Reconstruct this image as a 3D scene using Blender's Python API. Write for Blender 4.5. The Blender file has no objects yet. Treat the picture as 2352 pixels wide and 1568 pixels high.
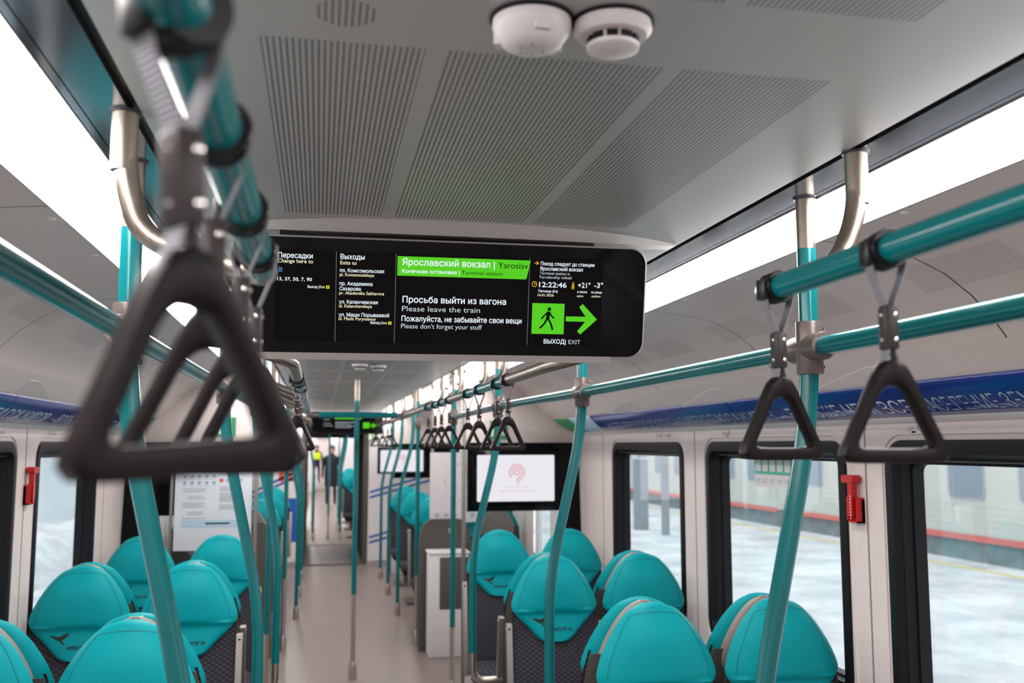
import bpy, bmesh, math, random
from mathutils import Vector, Matrix, Quaternion
import mathutils.geometry as mgeo
random.seed(7)
S = bpy.context.scene
COL = S.collection
PI = math.pi
R = math.radians

# ------------------------------------------------------------------ camera
cam_d = bpy.data.cameras.new('camera')
cam = bpy.data.objects.new('camera', cam_d)
COL.objects.link(cam)
S.camera = cam
cam.location = (0.0, 0.0, 1.80)
cam.rotation_euler = (R(90 + 6.149), 0.0, R(-11.321))
cam_d.sensor_width = 36.0
cam_d.lens = 2200.0 / 2352.0 * 36.0
cam_d.clip_start = 0.05
cam_d.clip_end = 400
cam_d.dof.use_dof = True
cam_d.dof.focus_distance = 2.32
cam_d.dof.aperture_fstop = 4.2

# ------------------------------------------------------------------ sky and exposure
W = bpy.data.worlds.new('overcast_sky')
S.world = W
W.use_nodes = True
wn = W.node_tree
wn.nodes.clear()
w_out = wn.nodes.new('ShaderNodeOutputWorld')
w_bg = wn.nodes.new('ShaderNodeBackground')
w_bg.inputs['Color'].default_value = (0.93, 0.965, 1.0, 1)
w_bg.inputs['Strength'].default_value = 1.75
wn.links.new(w_bg.outputs['Background'], w_out.inputs['Surface'])
S.view_settings.view_transform = 'Standard'
S.view_settings.look = 'None'
S.view_settings.gamma = 1.0
S.view_settings.use_curve_mapping = False
S.view_settings.exposure = 0.17
LAMP_STRENGTH = 19.0

# ------------------------------------------------------------------ materials
def nmat(name):
    m = bpy.data.materials.new(name)
    m.use_nodes = True
    nt = m.node_tree
    b = nt.nodes['Principled BSDF']
    return m, nt, b

def plain(name, col, rough=0.5, metal=0.0, noise=0.06, scale=60.0, bump=0.0, coat=0.0, spec=None):
    """surface with a little procedural variation in tone and relief"""
    m, nt, b = nmat(name)
    b.inputs['Roughness'].default_value = rough
    b.inputs['Metallic'].default_value = metal
    if coat: b.inputs['Coat Weight'].default_value = coat
    if spec is not None: b.inputs['Specular IOR Level'].default_value = spec
    tc = nt.nodes.new('ShaderNodeTexCoord')
    nz = nt.nodes.new('ShaderNodeTexNoise')
    nz.inputs['Scale'].default_value = scale
    nz.inputs['Detail'].default_value = 3
    nt.links.new(tc.outputs['Object'], nz.inputs['Vector'])
    rp = nt.nodes.new('ShaderNodeValToRGB')
    rp.color_ramp.elements[0].position = 0.3
    rp.color_ramp.elements[1].position = 0.7
    rp.color_ramp.elements[0].color = tuple(c * (1 - noise) for c in col) + (1,)
    rp.color_ramp.elements[1].color = tuple(min(1, c * (1 + noise)) for c in col) + (1,)
    nt.links.new(nz.outputs['Fac'], rp.inputs['Fac'])
    nt.links.new(rp.outputs['Color'], b.inputs['Base Color'])
    if bump:
        bp = nt.nodes.new('ShaderNodeBump')
        bp.inputs['Strength'].default_value = bump
        bp.inputs['Distance'].default_value = 0.002
        nt.links.new(nz.outputs['Fac'], bp.inputs['Height'])
        nt.links.new(bp.outputs['Normal'], b.inputs['Normal'])
    return m

def emit(name, col, s=1.0):
    m = bpy.data.materials.new(name)
    m.use_nodes = True
    nt = m.node_tree
    nt.nodes.clear()
    o = nt.nodes.new('ShaderNodeOutputMaterial')
    e = nt.nodes.new('ShaderNodeEmission')
    e.inputs['Color'].default_value = tuple(col) + (1,)
    e.inputs['Strength'].default_value = s
    nt.links.new(e.outputs[0], o.inputs['Surface'])
    return m

class NB:
    """tiny node math builder"""
    def __init__(s, nt): s.nt = nt
    def m(s, op, a, b=None, c=None):
        n = s.nt.nodes.new('ShaderNodeMath'); n.operation = op
        for i, v in enumerate((a, b, c)):
            if v is None: continue
            if isinstance(v, (int, float)): n.inputs[i].default_value = v
            else: s.nt.links.new(v, n.inputs[i])
        return n.outputs[0]
    def between(s, v, a, b):
        return s.m('MULTIPLY', s.m('GREATER_THAN', v, a), s.m('LESS_THAN', v, b))
    def add(s, *v):
        r = v[0]
        for k in v[1:]: r = s.m('MAXIMUM', r, k)
        return r
    def mix(s, fac, c1, c2):
        n = s.nt.nodes.new('ShaderNodeMix'); n.data_type = 'RGBA'
        s.nt.links.new(fac, n.inputs[0])
        for i, v in ((6, c1), (7, c2)):
            if isinstance(v, tuple): n.inputs[i].default_value = v + (1,)
            else: s.nt.links.new(v, n.inputs[i])
        return n.outputs[2]

def objxyz(nt):
    tc = nt.nodes.new('ShaderNodeTexCoord')
    sp = nt.nodes.new('ShaderNodeSeparateXYZ')
    nt.links.new(tc.outputs['Object'], sp.inputs[0])
    return tc.outputs['Object'], sp.outputs[0], sp.outputs[1], sp.outputs[2]

def mat_ceiling():
    m, nt, b = nmat('satin_grey_ceiling_panel')
    n = NB(nt)
    v, x, y, z = objxyz(nt)
    yy = n.m('MODULO', n.m('SUBTRACT', y, 1.215 - 1.155 * 8), 1.155)
    iny = n.m('LESS_THAN', yy, 0.955)
    zx = n.add(n.between(x, -0.086, 0.128), n.between(x, 0.156, 0.462), n.between(x, 0.487, 0.715))
    dx = n.m('SUBTRACT', x, 0.021); dy = n.m('SUBTRACT', yy, 1.07)
    rr = n.m('ADD', n.m('MULTIPLY', dx, dx), n.m('MULTIPLY', dy, dy))
    zone = n.add(n.m('MULTIPLY', iny, zx), n.m('LESS_THAN', rr, 0.038 ** 2))
    fx = n.m('ABSOLUTE', n.m('SUBTRACT', n.m('FRACT', n.m('DIVIDE', n.m('ADD', x, 2.0), 0.0082)), 0.5))
    fy = n.m('ABSOLUTE', n.m('SUBTRACT', n.m('FRACT', n.m('DIVIDE', n.m('ADD', y, 20.0), 0.0056)), 0.5))
    d2 = n.m('ADD', n.m('MULTIPLY', fx, fx), n.m('MULTIPLY', n.m('MULTIPLY', fy, fy), 0.5))
    hole = n.m('MULTIPLY', zone, n.m('LESS_THAN', d2, 0.27 ** 2))
    col = n.mix(hole, (0.50, 0.515, 0.505), (0.11, 0.115, 0.115))
    nt.links.new(col, b.inputs['Base Color'])
    b.inputs['Metallic'].default_value = 0.25
    b.inputs['Roughness'].default_value = 0.42
    return m

def mat_cove():
    m, nt, b = nmat('cream_cove_panel')
    n = NB(nt)
    v, x, y, z = objxyz(nt)
    joint = n.m('LESS_THAN', n.m('MODULO', n.m('ADD', y, 19.6), 1.2), 0.006)
    joint = n.m('MULTIPLY', joint, n.m('GREATER_THAN', z, 2.055))
    py = n.m('MODULO', n.m('ADD', y, 19.25), 1.2)
    ax = n.m('ABSOLUTE', n.m('SUBTRACT', x, 0.30))
    p1 = n.m('MULTIPLY', n.between(py, 0.10, 0.48), n.between(ax, 1.09, 1.19))
    p2 = n.m('MULTIPLY', n.between(py, 0.60, 0.98), n.between(ax, 1.09, 1.19))
    zone = n.add(p1, p2)
    fx = n.m('ABSOLUTE', n.m('SUBTRACT', n.m('FRACT', n.m('DIVIDE', n.m('ADD', x, 3.0), 0.006)), 0.5))
    fy = n.m('ABSOLUTE', n.m('SUBTRACT', n.m('FRACT', n.m('DIVIDE', n.m('ADD', y, 20.0), 0.006)), 0.5))
    d2 = n.m('ADD', n.m('MULTIPLY', fx, fx), n.m('MULTIPLY', fy, fy))
    hole = n.m('MULTIPLY', zone, n.m('LESS_THAN', d2, 0.27 ** 2))
    c0 = n.mix(hole, (0.66, 0.58, 0.555), (0.30, 0.26, 0.25))
    c1 = n.mix(joint, c0, (0.10, 0.085, 0.075))
    nt.links.new(c1, b.inputs['Base Color'])
    b.inputs['Roughness'].default_value = 0.42
    return m

def mat_steel(name, axis='Z', col=(0.33, 0.285, 0.24)):
    m, nt, b = nmat(name)
    tc = nt.nodes.new('ShaderNodeTexCoord')
    mp = nt.nodes.new('ShaderNodeMapping')
    sc = {'Z': (160, 160, 3), 'Y': (160, 3, 160)}[axis]
    mp.inputs['Scale'].default_value = sc
    nz = nt.nodes.new('ShaderNodeTexNoise'); nz.inputs['Scale'].default_value = 1.0
    nt.links.new(tc.outputs['Object'], mp.inputs[0]); nt.links.new(mp.outputs[0], nz.inputs['Vector'])
    rp = nt.nodes.new('ShaderNodeMapRange')
    rp.inputs[3].default_value = 0.26; rp.inputs[4].default_value = 0.5
    nt.links.new(nz.outputs['Fac'], rp.inputs[0])
    nt.links.new(rp.outputs[0], b.inputs['Roughness'])
    b.inputs['Metallic'].default_value = 1.0
    b.inputs['Base Color'].default_value = col + (1,)
    return m

def mat_fabric():
    m, nt, b = nmat('charcoal_diamond_weave')
    n = NB(nt)
    v, x, y, z = objxyz(nt)
    u = n.m('ADD', n.m('MULTIPLY', x, 30.0), n.m('MULTIPLY', z, 46.0))
    w = n.m('SUBTRACT', n.m('MULTIPLY', x, 30.0), n.m('MULTIPLY', z, 46.0))
    a = n.m('ABSOLUTE', n.m('SUBTRACT', n.m('FRACT', n.m('ADD', u, 200.0)), 0.5))
    c = n.m('ABSOLUTE', n.m('SUBTRACT', n.m('FRACT', n.m('ADD', w, 200.0)), 0.5))
    h = n.m('MAXIMUM', a, c)
    f = n.m('SMOOTHSTEP' if False else 'MULTIPLY', n.m('SUBTRACT', h, 0.2), 3.0)
    f = n.m('MINIMUM', n.m('MAXIMUM', f, 0.0), 1.0)
    col = n.mix(f, (0.058, 0.055, 0.068), (0.013, 0.012, 0.016))
    nt.links.new(col, b.inputs['Base Color'])
    bp = nt.nodes.new('ShaderNodeBump'); bp.invert = True
    bp.inputs['Strength'].default_value = 0.6; bp.inputs['Distance'].default_value = 0.004
    nt.links.new(f, bp.inputs['Height']); nt.links.new(bp.outputs[0], b.inputs['Normal'])
    b.inputs['Roughness'].default_value = 0.85
    b.inputs['Specular IOR Level'].default_value = 0.2
    return m

def mat_webbing():
    m, nt, b = nmat('grey_ribbed_webbing')
    n = NB(nt)
    v, x, y, z = objxyz(nt)
    s = n.m('SINE', n.m('MULTIPLY', z, 2 * PI / 0.0032))
    f = n.m('MULTIPLY', n.m('ADD', s, 1.0), 0.5)
    col = n.mix(f, (0.11, 0.11, 0.125), (0.33, 0.33, 0.37))
    nt.links.new(col, b.inputs['Base Color'])
    bp = nt.nodes.new('ShaderNodeBump'); bp.inputs['Distance'].default_value = 0.0008
    nt.links.new(f, bp.inputs['Height']); nt.links.new(bp.outputs[0], b.inputs['Normal'])
    b.inputs['Roughness'].default_value = 0.8
    return m

def mat_glass(name='window_glass', tint=(0.95, 0.97, 0.97), refl=0.06):
    m = bpy.data.materials.new(name)
    m.use_nodes = True
    nt = m.node_tree
    nt.nodes.clear()
    o = nt.nodes.new('ShaderNodeOutputMaterial')
    t = nt.nodes.new('ShaderNodeBsdfTransparent'); t.inputs[0].default_value = tint + (1,)
    g = nt.nodes.new('ShaderNodeBsdfGlossy'); g.inputs['Roughness'].default_value = 0.01
    mx = nt.nodes.new('ShaderNodeMixShader')
    lw = nt.nodes.new('ShaderNodeLayerWeight'); lw.inputs['Blend'].default_value = refl * 4
    ml = nt.nodes.new('ShaderNodeMath'); ml.operation = 'MULTIPLY'; ml.inputs[1].default_value = 0.28
    nt.links.new(lw.outputs['Fresnel'], ml.inputs[0])
    nt.links.new(ml.outputs[0], mx.inputs[0]); nt.links.new(t.outputs[0], mx.inputs[1]); nt.links.new(g.outputs[0], mx.inputs[2])
    nt.links.new(mx.outputs[0], o.inputs['Surface'])
    return m

def mat_floor():
    m, nt, b = nmat('speckled_brown_grey_floor')
    tc = nt.nodes.new('ShaderNodeTexCoord')
    nz = nt.nodes.new('ShaderNodeTexNoise'); nz.inputs['Scale'].default_value = 260; nz.inputs['Detail'].default_value = 2
    n2 = nt.nodes.new('ShaderNodeTexNoise'); n2.inputs['Scale'].default_value = 2.5; n2.inputs['Detail'].default_value = 4
    nt.links.new(tc.outputs['Object'], nz.inputs['Vector']); nt.links.new(tc.outputs['Object'], n2.inputs['Vector'])
    n = NB(nt)
    c0 = n.mix(nz.outputs['Fac'], (0.150, 0.112, 0.105), (0.30, 0.235, 0.222))
    f2 = n.m('MULTIPLY', n2.outputs['Fac'], 0.35)
    c1 = n.mix(f2, c0, (0.20, 0.16, 0.145))
    nt.links.new(c1, b.inputs['Base Color'])
    b.inputs['Roughness'].default_value = 0.38
    return m

def mat_snow():
    m, nt, b = nmat('trodden_snow')
    tc = nt.nodes.new('ShaderNodeTexCoord')
    nz = nt.nodes.new('ShaderNodeTexNoise'); nz.inputs['Scale'].default_value = 0.9; nz.inputs['Detail'].default_value = 8; nz.inputs['Roughness'].default_value = 0.65
    nt.links.new(tc.outputs['Object'], nz.inputs['Vector'])
    rp = nt.nodes.new('ShaderNodeValToRGB')
    rp.color_ramp.elements[0].position = 0.36; rp.color_ramp.elements[1].position = 0.62
    rp.color_ramp.elements[0].color = (0.50, 0.53, 0.56, 1); rp.color_ramp.elements[1].color = (0.80, 0.82, 0.84, 1)
    nt.links.new(nz.outputs['Fac'], rp.inputs['Fac']); nt.links.new(rp.outputs['Color'], b.inputs['Base Color'])
    b.inputs['Roughness'].default_value = 0.9
    return m

M = dict(
    ceiling=mat_ceiling(), cove=mat_cove(), floor=mat_floor(), fabric=mat_fabric(), web=mat_webbing(), snow=mat_snow(),
    glass=mat_glass(), pane=mat_glass('clear_partition_glass', (0.93, 0.95, 0.95), 0.05),
    steel=mat_steel('brushed_steel'), steel_lit=mat_steel('lit_brushed_steel', 'Z', (0.56, 0.52, 0.46)), steel_y=mat_steel('brushed_steel_rail', 'Y'),  # paler copy: light caught by the lower pole ends is put into the colour
    wall=plain('cream_wall_panel', (0.74, 0.65, 0.63), 0.4, noise=0.015, scale=30),
    groove=plain('wall_joint', (0.26, 0.22, 0.20), 0.6),
    strip=plain('polished_dark_aluminium', (0.40, 0.46, 0.51), 0.10, 0.85, noise=0.02, scale=8),
    seam=plain('black_seam', (0.03, 0.03, 0.035), 0.35),
    teal=plain('teal_enamel_tube', (0.0, 0.155, 0.172), 0.20, noise=0.02, scale=20, spec=0.45),
    seat=plain('turquoise_leatherette', (0.0, 0.325, 0.365), 0.5, noise=0.03, scale=400, bump=0.12, spec=0.15),
    seatseam=plain('dark_teal_stitching', (0.0, 0.16, 0.18), 0.6),
    shell=plain('taupe_plastic_shell', (0.36, 0.31, 0.275), 0.45, noise=0.03),
    shelldk=plain('dark_taupe_plastic', (0.095, 0.088, 0.078), 0.5, noise=0.03, spec=0.3),
    handle=plain('dark_brown_grey_plastic', (0.0095, 0.0062, 0.0065), 0.42, noise=0.08, scale=120, spec=0.16),
    clamp=plain('black_rubber_clamp', (0.010, 0.009, 0.010), 0.35, spec=0.3),
    sleeve=plain('grey_brown_plastic_sleeve', (0.030, 0.023, 0.023), 0.42, spec=0.3),
    conn=plain('grey_brown_cast_connector', (0.155, 0.125, 0.118), 0.34, 0.35, noise=0.05, scale=200),
    rivet=plain('polished_rivet', (0.75, 0.72, 0.70), 0.2, 1.0),
    alu=plain('grey_aluminium', (0.26, 0.24, 0.225), 0.42, 0.6, noise=0.04),
    rubber=plain('black_window_rubber', (0.007, 0.007, 0.009), 0.45, spec=0.18),
    black=plain('black_gloss_glass', (0.003, 0.003, 0.004), 0.10, spec=0.14),
    blackm=plain('matt_black', (0.010, 0.010, 0.011), 0.6, spec=0.2),
    rim=plain('satin_grey_rim', (0.27, 0.25, 0.245), 0.5, 0.25, noise=0.02),
    hood=plain('grey_ceiling_hood', (0.36, 0.35, 0.34), 0.4, 0.2, noise=0.02),
    white=plain('white_plastic', (0.74, 0.72, 0.72), 0.4, noise=0.02),
    whitewall=plain('white_gloss_panel', (0.78, 0.77, 0.78), 0.3, noise=0.02),
    red=plain('red_plastic', (0.50, 0.006, 0.006), 0.35),
    redmark=plain('red_print', (0.70, 0.10, 0.08), 0.6),
    green=plain('green_sign_print', (0.01, 0.28, 0.10), 0.5),
    cream_sign=plain('pale_yellow_green_print', (0.80, 0.86, 0.66), 0.5),
    mint=plain('mint_green_print', (0.08, 0.52, 0.35), 0.5),
    blue=plain('royal_blue_print', (0.006, 0.030, 0.23), 0.20, noise=0.05, scale=3),
    bluemid=plain('blue_print', (0.02, 0.10, 0.45), 0.4),
    bluepale=plain('pale_blue_print', (0.42, 0.62, 0.74), 0.4),
    bluetext=plain('silver_white_lettering', (0.62, 0.68, 0.74), 0.4),
    bluetextd=plain('grey_blue_lettering', (0.30, 0.42, 0.50), 0.4),
    poster=plain('poster_paper', (0.66, 0.72, 0.78), 0.35, noise=0.02),
    posterw=plain('map_paper', (0.74, 0.71, 0.72), 0.35, noise=0.03, scale=25),
    printgrey=plain('grey_poster_print', (0.42, 0.45, 0.48), 0.5),
    printblue=plain('blue_grey_poster_print', (0.25, 0.36, 0.44), 0.5),
    logo=plain('black_print', (0.006, 0.010, 0.012), 0.5),
    yellow=plain('yellow_print', (0.80, 0.62, 0.18), 0.6),
    hivis=plain('high_visibility_vest', (0.62, 0.80, 0.01), 0.7),
    darkcloth=plain('dark_winter_cloth', (0.008, 0.008, 0.011), 0.85),
    navy=plain('navy_work_cloth', (0.015, 0.018, 0.045), 0.85),
    skin=plain('skin', (0.45, 0.26, 0.19), 0.5),
    hair=plain('dark_hair', (0.03, 0.02, 0.015), 0.6),
    carbody=plain('pale_grey_green_carriage_paint', (0.62, 0.64, 0.60), 0.35, noise=0.04, scale=2),
    carred=plain('carriage_red_stripe', (0.70, 0.17, 0.15), 0.5),  # washed-out outdoor haze is mixed into this red
    cardark=plain('carriage_underframe', (0.20, 0.25, 0.27), 0.8, noise=0.2, scale=4),
    carglass=plain('carriage_window_glass', (0.30, 0.37, 0.44), 0.12),
    carframe=plain('carriage_window_frame', (0.45, 0.47, 0.50), 0.4),
    concrete=plain('grey_platform_post', (0.32, 0.36, 0.40), 0.6),
    bldg=plain('pale_far_building', (0.60, 0.66, 0.70), 0.8, noise=0.08, scale=0.6),
    bldgred=plain('red_far_building', (0.50, 0.12, 0.13), 0.8, noise=0.1, scale=0.6),
    bldgdk=plain('dark_blue_board', (0.05, 0.09, 0.13), 0.6),
)
# screens give off their own light
M['e_white'] = emit('screen_white', (0.78, 0.88, 0.95), 0.95)
M['e_grey'] = emit('screen_grey_white', (0.60, 0.72, 0.76), 0.85)
M['e_yellow'] = emit('screen_pale_yellow', (0.85, 0.80, 0.52), 0.85)
M['e_lemon'] = emit('screen_lemon', (0.80, 0.85, 0.04), 0.9)
M['e_orange'] = emit('screen_orange', (1.0, 0.52, 0.02), 0.9)
M['e_blue'] = emit('screen_blue', (0.12, 0.30, 0.80), 0.8)
M['e_green'] = emit('screen_green', (0.10, 0.62, 0.02), 0.9)
M['e_dark'] = emit('screen_black', (0.010, 0.008, 0.009), 0.6)
M['e_ink'] = emit('screen_ink', (0.004, 0.010, 0.004), 0.6)
M['e_line'] = emit('screen_divider', (0.16, 0.17, 0.20), 0.8)
M['e_panel'] = emit('screen_white_page', (0.84, 0.82, 0.88), 0.88)
M['e_red'] = emit('screen_red_mark', (0.70, 0.14, 0.12), 0.85)
M['e_pink'] = emit('screen_pale_red', (0.80, 0.38, 0.38), 0.85)
M['lamp'] = emit('lamp_diffuser', (1.0, 0.945, 0.92), LAMP_STRENGTH)

# ------------------------------------------------------------------ mesh helpers
class MB:
    def __init__(s): s.v = []; s.f = []; s.mi = []; s.mats = []
    def slot(s, m):
        if m not in s.mats: s.mats.append(m)
        return s.mats.index(m)
    def put(s, vs, fs, m):
        o = len(s.v); k = s.slot(m)
        s.v += [tuple(p) for p in vs]
        for f in fs:
            s.f.append([i + o for i in f]); s.mi.append(k)
        return s
    def box(s, x0, x1, y0, y1, z0, z1, m, bevel=0.0, seg=2):
        bm = bmesh.new()
        bmesh.ops.create_cube(bm, size=1.0)
        for v in bm.verts:
            v.co = Vector(((x0 + x1) / 2 + v.co.x * (x1 - x0), (y0 + y1) / 2 + v.co.y * (y1 - y0), (z0 + z1) / 2 + v.co.z * (z1 - z0)))
        if bevel:
            bmesh.ops.bevel(bm, geom=list(bm.edges), offset=bevel, segments=seg, affect='EDGES', profile=0.5)
        return s.bm(bm, m)
    def bm(s, bm, m):
        bm.verts.ensure_lookup_table()
        bm.verts.index_update()
        s.put([v.co[:] for v in bm.verts], [[v.index for v in f.verts] for f in bm.faces], m)
        bm.free()
        return s
    def loft(s, rings, m, cap0=True, cap1=True, closed=True):
        n = len(rings[0]); vs = [p for r in rings for p in r]; fs = []
        for i in range(len(rings) - 1):
            for j in range(n if closed else n - 1):
                k = (j + 1) % n
                fs.append([i * n + j, i * n + k, (i + 1) * n + k, (i + 1) * n + j])
        if cap0: fs.append(list(range(n - 1, -1, -1)))
        if cap1: fs.append([(len(rings) - 1) * n + j for j in range(n)])
        return s.put(vs, fs, m)
    def tube(s, path, r, m, n=14, caps=True):
        P = [Vector(p) for p in path]
        rr = r if isinstance(r, (list, tuple)) else [r] * len(P)
        T = []
        for i in range(len(P)):
            a = P[max(0, i - 1)]; b = P[min(len(P) - 1, i + 1)]
            T.append((b - a).normalized())
        ref = Vector((0, 0, 1)) if abs(T[0].z) < 0.9 else Vector((0, 1, 0))
        u = T[0].cross(ref).normalized()
        rings = []
        for i, p in enumerate(P):
            if i:
                q = T[i - 1].rotation_difference(T[i]); u = q @ u
            u = (u - T[i] * u.dot(T[i])).normalized()
            w = T[i].cross(u)
            rings.append([p + (u * math.cos(2 * PI * k / n) + w * math.sin(2 * PI * k / n)) * rr[i] for k in range(n)])
        return s.loft(rings, m, caps, caps)
    def lathe(s, prof, m, c=(0, 0, 0), n=24, axis='Z'):
        rings = []
        for r, h in prof:
            ring = []
            for k in range(n):
                a = 2 * PI * k / n
                p = (r * math.cos(a), r * math.sin(a), h)
                if axis == 'X': p = (h, p[0], p[1])
                if axis == 'Y': p = (p[0], h, p[1])
                ring.append((c[0] + p[0], c[1] + p[1], c[2] + p[2]))
            rings.append(ring)
        return s.loft(rings, m)
    def poly(s, pts, m): return s.put(pts, [list(range(len(pts)))], m)
    def prism(s, pts, fn, d0, d1, m):
        """2-D outline extruded: fn(a, b, d) gives the 3-D point"""
        return s.loft([[fn(a, b, d0) for a, b in pts], [fn(a, b, d1) for a, b in pts]], m)
    def sweep(s, prof, y0, y1, m, ny=1):
        """open cross-section (x, z) drawn out along the train"""
        rings = [[(x, y0 + (y1 - y0) * i / ny, z) for x, z in prof] for i in range(ny + 1)]
        return s.loft(rings, m, False, False, closed=False)
    def text(s, txt, fn, a0, b0, cap, m, a1=None, bold=0.0):
        vs, fs, w = text_geo(txt, bold)
        k = cap / CAPH
        sx = (a1 - a0) / w if a1 is not None else k
        return s.put([fn(a0 + x * sx, b0 + y * k) for x, y in vs], fs, m)
    def build(s, name, parent=None, angle=35, smooth=True):
        me = bpy.data.meshes.new(name)
        me.from_pydata(s.v, [], s.f)
        for m in s.mats: me.materials.append(M[m])
        for p, k in zip(me.polygons, s.mi): p.material_index = k
        bm = bmesh.new(); bm.from_mesh(me)
        bmesh.ops.recalc_face_normals(bm, faces=bm.faces)
        bm.to_mesh(me); bm.free()
        if smooth:
            me.polygons.foreach_set('use_smooth', [True] * len(me.polygons))
            me.set_sharp_from_angle(angle=R(angle))
        me.update()
        o = bpy.data.objects.new(name, me)
        COL.objects.link(o)
        if parent: o.parent = parent
        return o

_tc = {}
def text_geo(txt, bold=0.0):
    """letter outlines from the built-in font, filled here (even-odd) so that bowls stay open"""
    if (txt, bold) in _tc: return _tc[(txt, bold)]
    cu = bpy.data.curves.new('lettering', 'FONT')
    cu.body = txt; cu.size = 1.0; cu.resolution_u = 3; cu.fill_mode = 'NONE'
    ob = bpy.data.objects.new('lettering', cu)
    COL.objects.link(ob)
    dg = bpy.context.evaluated_depsgraph_get()
    me = bpy.data.meshes.new_from_object(ob.evaluated_get(dg))
    pts = [(v.co.x, v.co.y) for v in me.vertices]
    nb = {}
    for e in me.edges:
        a, b = e.vertices
        nb.setdefault(a, []).append(b); nb.setdefault(b, []).append(a)
    bpy.data.objects.remove(ob); bpy.data.curves.remove(cu); bpy.data.meshes.remove(me)
    seen = set(); loops = []
    for v0 in nb:
        if v0 in seen: continue
        lp = [v0]; seen.add(v0); cur = v0
        while True:
            nx = [q for q in nb[cur] if q not in seen]
            if not nx: break
            cur = nx[0]; seen.add(cur); lp.append(cur)
        P = []
        for k in lp:
            if not P or math.dist(P[-1], pts[k]) > 1e-5: P.append(pts[k])
        if len(P) > 2 and math.dist(P[0], P[-1]) < 1e-5: P.pop()
        if len(P) > 2: loops.append(P)
    # loops that overlap in x belong to one glyph
    boxes = sorted(((min(p[0] for p in L), max(p[0] for p in L), L) for L in loops), key=lambda t: t[0])
    glyphs = []
    for a, b, L in boxes:
        if glyphs and a < glyphs[-1][1] - 1e-4: glyphs[-1][2].append(L); glyphs[-1][1] = max(b, glyphs[-1][1])
        else: glyphs.append([a, b, [L]])
    vs, fs = [], []
    for _, _, LS in glyphs:
        V2 = []; E2 = []
        for L in LS:
            o = len(V2); V2 += [Vector(p) for p in L]
            E2 += [(o + k, o + (k + 1) % len(L)) for k in range(len(L))]
        r = mgeo.delaunay_2d_cdt(V2, E2, [], 0, 1e-6)
        o = len(vs); vs += [(p.x, p.y) for p in r[0]]
        for t in r[2]:
            cx_ = sum(r[0][k].x for k in t) / len(t); cy_ = sum(r[0][k].y for k in t) / len(t); inside = False
            for L in LS:
                for (x0, y0), (x1, y1) in zip(L, L[1:] + L[:1]):
                    if (y0 > cy_) != (y1 > cy_) and cx_ < x0 + (cy_ - y0) / (y1 - y0) * (x1 - x0): inside = not inside
            if inside: fs.append([k + o for k in t])
        if bold:
            for L in LS:
                for (x0, y0), (x1, y1) in zip(L, L[1:] + L[:1]):
                    d = math.hypot(x1 - x0, y1 - y0); nx_, ny_ = -(y1 - y0) / d * bold, (x1 - x0) / d * bold
                    o = len(vs); vs += [(x0 + nx_, y0 + ny_), (x1 + nx_, y1 + ny_), (x1 - nx_, y1 - ny_), (x0 - nx_, y0 - ny_)]
                    fs.append([o, o + 1, o + 2, o + 3])
    x0 = min(v[0] for v in vs); x1 = max(v[0] for v in vs)
    vs = [(x - x0, y) for x, y in vs]
    _tc[(txt, bold)] = (vs, fs, x1 - x0)
    return _tc[(txt, bold)]
CAPH = 1.0
_hv = text_geo('H')[0]
CAPH = max(v[1] for v in _hv) - min(v[1] for v in _hv)

def thing(name, label, cat, loc=(0, 0, 0), rz=0.0, group=None):
    o = bpy.data.objects.new(name, None)
    o.empty_display_size = 0.05
    COL.objects.link(o)
    o.location = loc; o.rotation_euler = (0, 0, rz)
    return tag(o, label, cat, group)
def tag(o, label, cat, group=None):
    o['label'] = label; o['category'] = cat
    if group: o['group'] = group
    return o
def struct(o):
    o['kind'] = 'structure'
    return o
def dup(root, loc, rz, label, group=None):
    r = root.copy(); COL.objects.link(r)
    r.location = loc; r.rotation_euler = (0, 0, rz); r['label'] = label
    if group: r['group'] = group
    elif 'group' in r: del r['group']
    for ch in list(root.children):
        c = ch.copy(); COL.objects.link(c); c.parent = r
        for g in list(ch.children):
            d = g.copy(); COL.objects.link(d); d.parent = c
    return r

def arc(c, r, a0, a1, n, u=(1, 0, 0), v=(0, 0, 1)):
    u = Vector(u); v = Vector(v); c = Vector(c)
    return [c + u * (r * math.cos(a0 + (a1 - a0) * i / n)) + v * (r * math.sin(a0 + (a1 - a0) * i / n)) for i in range(n + 1)]
def fillet(path, r, n=7):
    """round the inner corners of a polyline"""
    P = [Vector(p) for p in path]
    out = [P[0]]
    for i in range(1, len(P) - 1):
        a, b, c = P[i - 1], P[i], P[i + 1]
        rr = min(r, (a - b).length * 0.48, (c - b).length * 0.48)
        p = b + (a - b).normalized() * rr; q = b + (c - b).normalized() * rr
        for k in range(n + 1):
            t = k / n
            out.append(p * (1 - t) ** 2 + b * 2 * t * (1 - t) + q * t * t)
    out.append(P[-1])
    return out
def rrect(a0, a1, b0, b1, r, n=6):
    out = []
    for ca, cb, s in ((a1 - r, b1 - r, 0), (a0 + r, b1 - r, 1), (a0 + r, b0 + r, 2), (a1 - r, b0 + r, 3)):
        for k in range(n + 1):
            t = (s + k / n) * PI / 2
            out.append((ca + r * math.cos(t), cb + r * math.sin(t)))
    return out
def resample(pts, n):
    d = [0.0]
    for i in range(1, len(pts)): d.append(d[-1] + math.dist(pts[i], pts[i - 1]))
    out = []
    for k in range(n):
        t = d[-1] * k / (n - 1); i = 1
        while i < len(pts) - 1 and d[i] < t: i += 1
        f = (t - d[i - 1]) / max(1e-9, d[i] - d[i - 1])
        out.append(tuple(pts[i - 1][j] * (1 - f) + pts[i][j] * f for j in range(2)))
    return out

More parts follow.
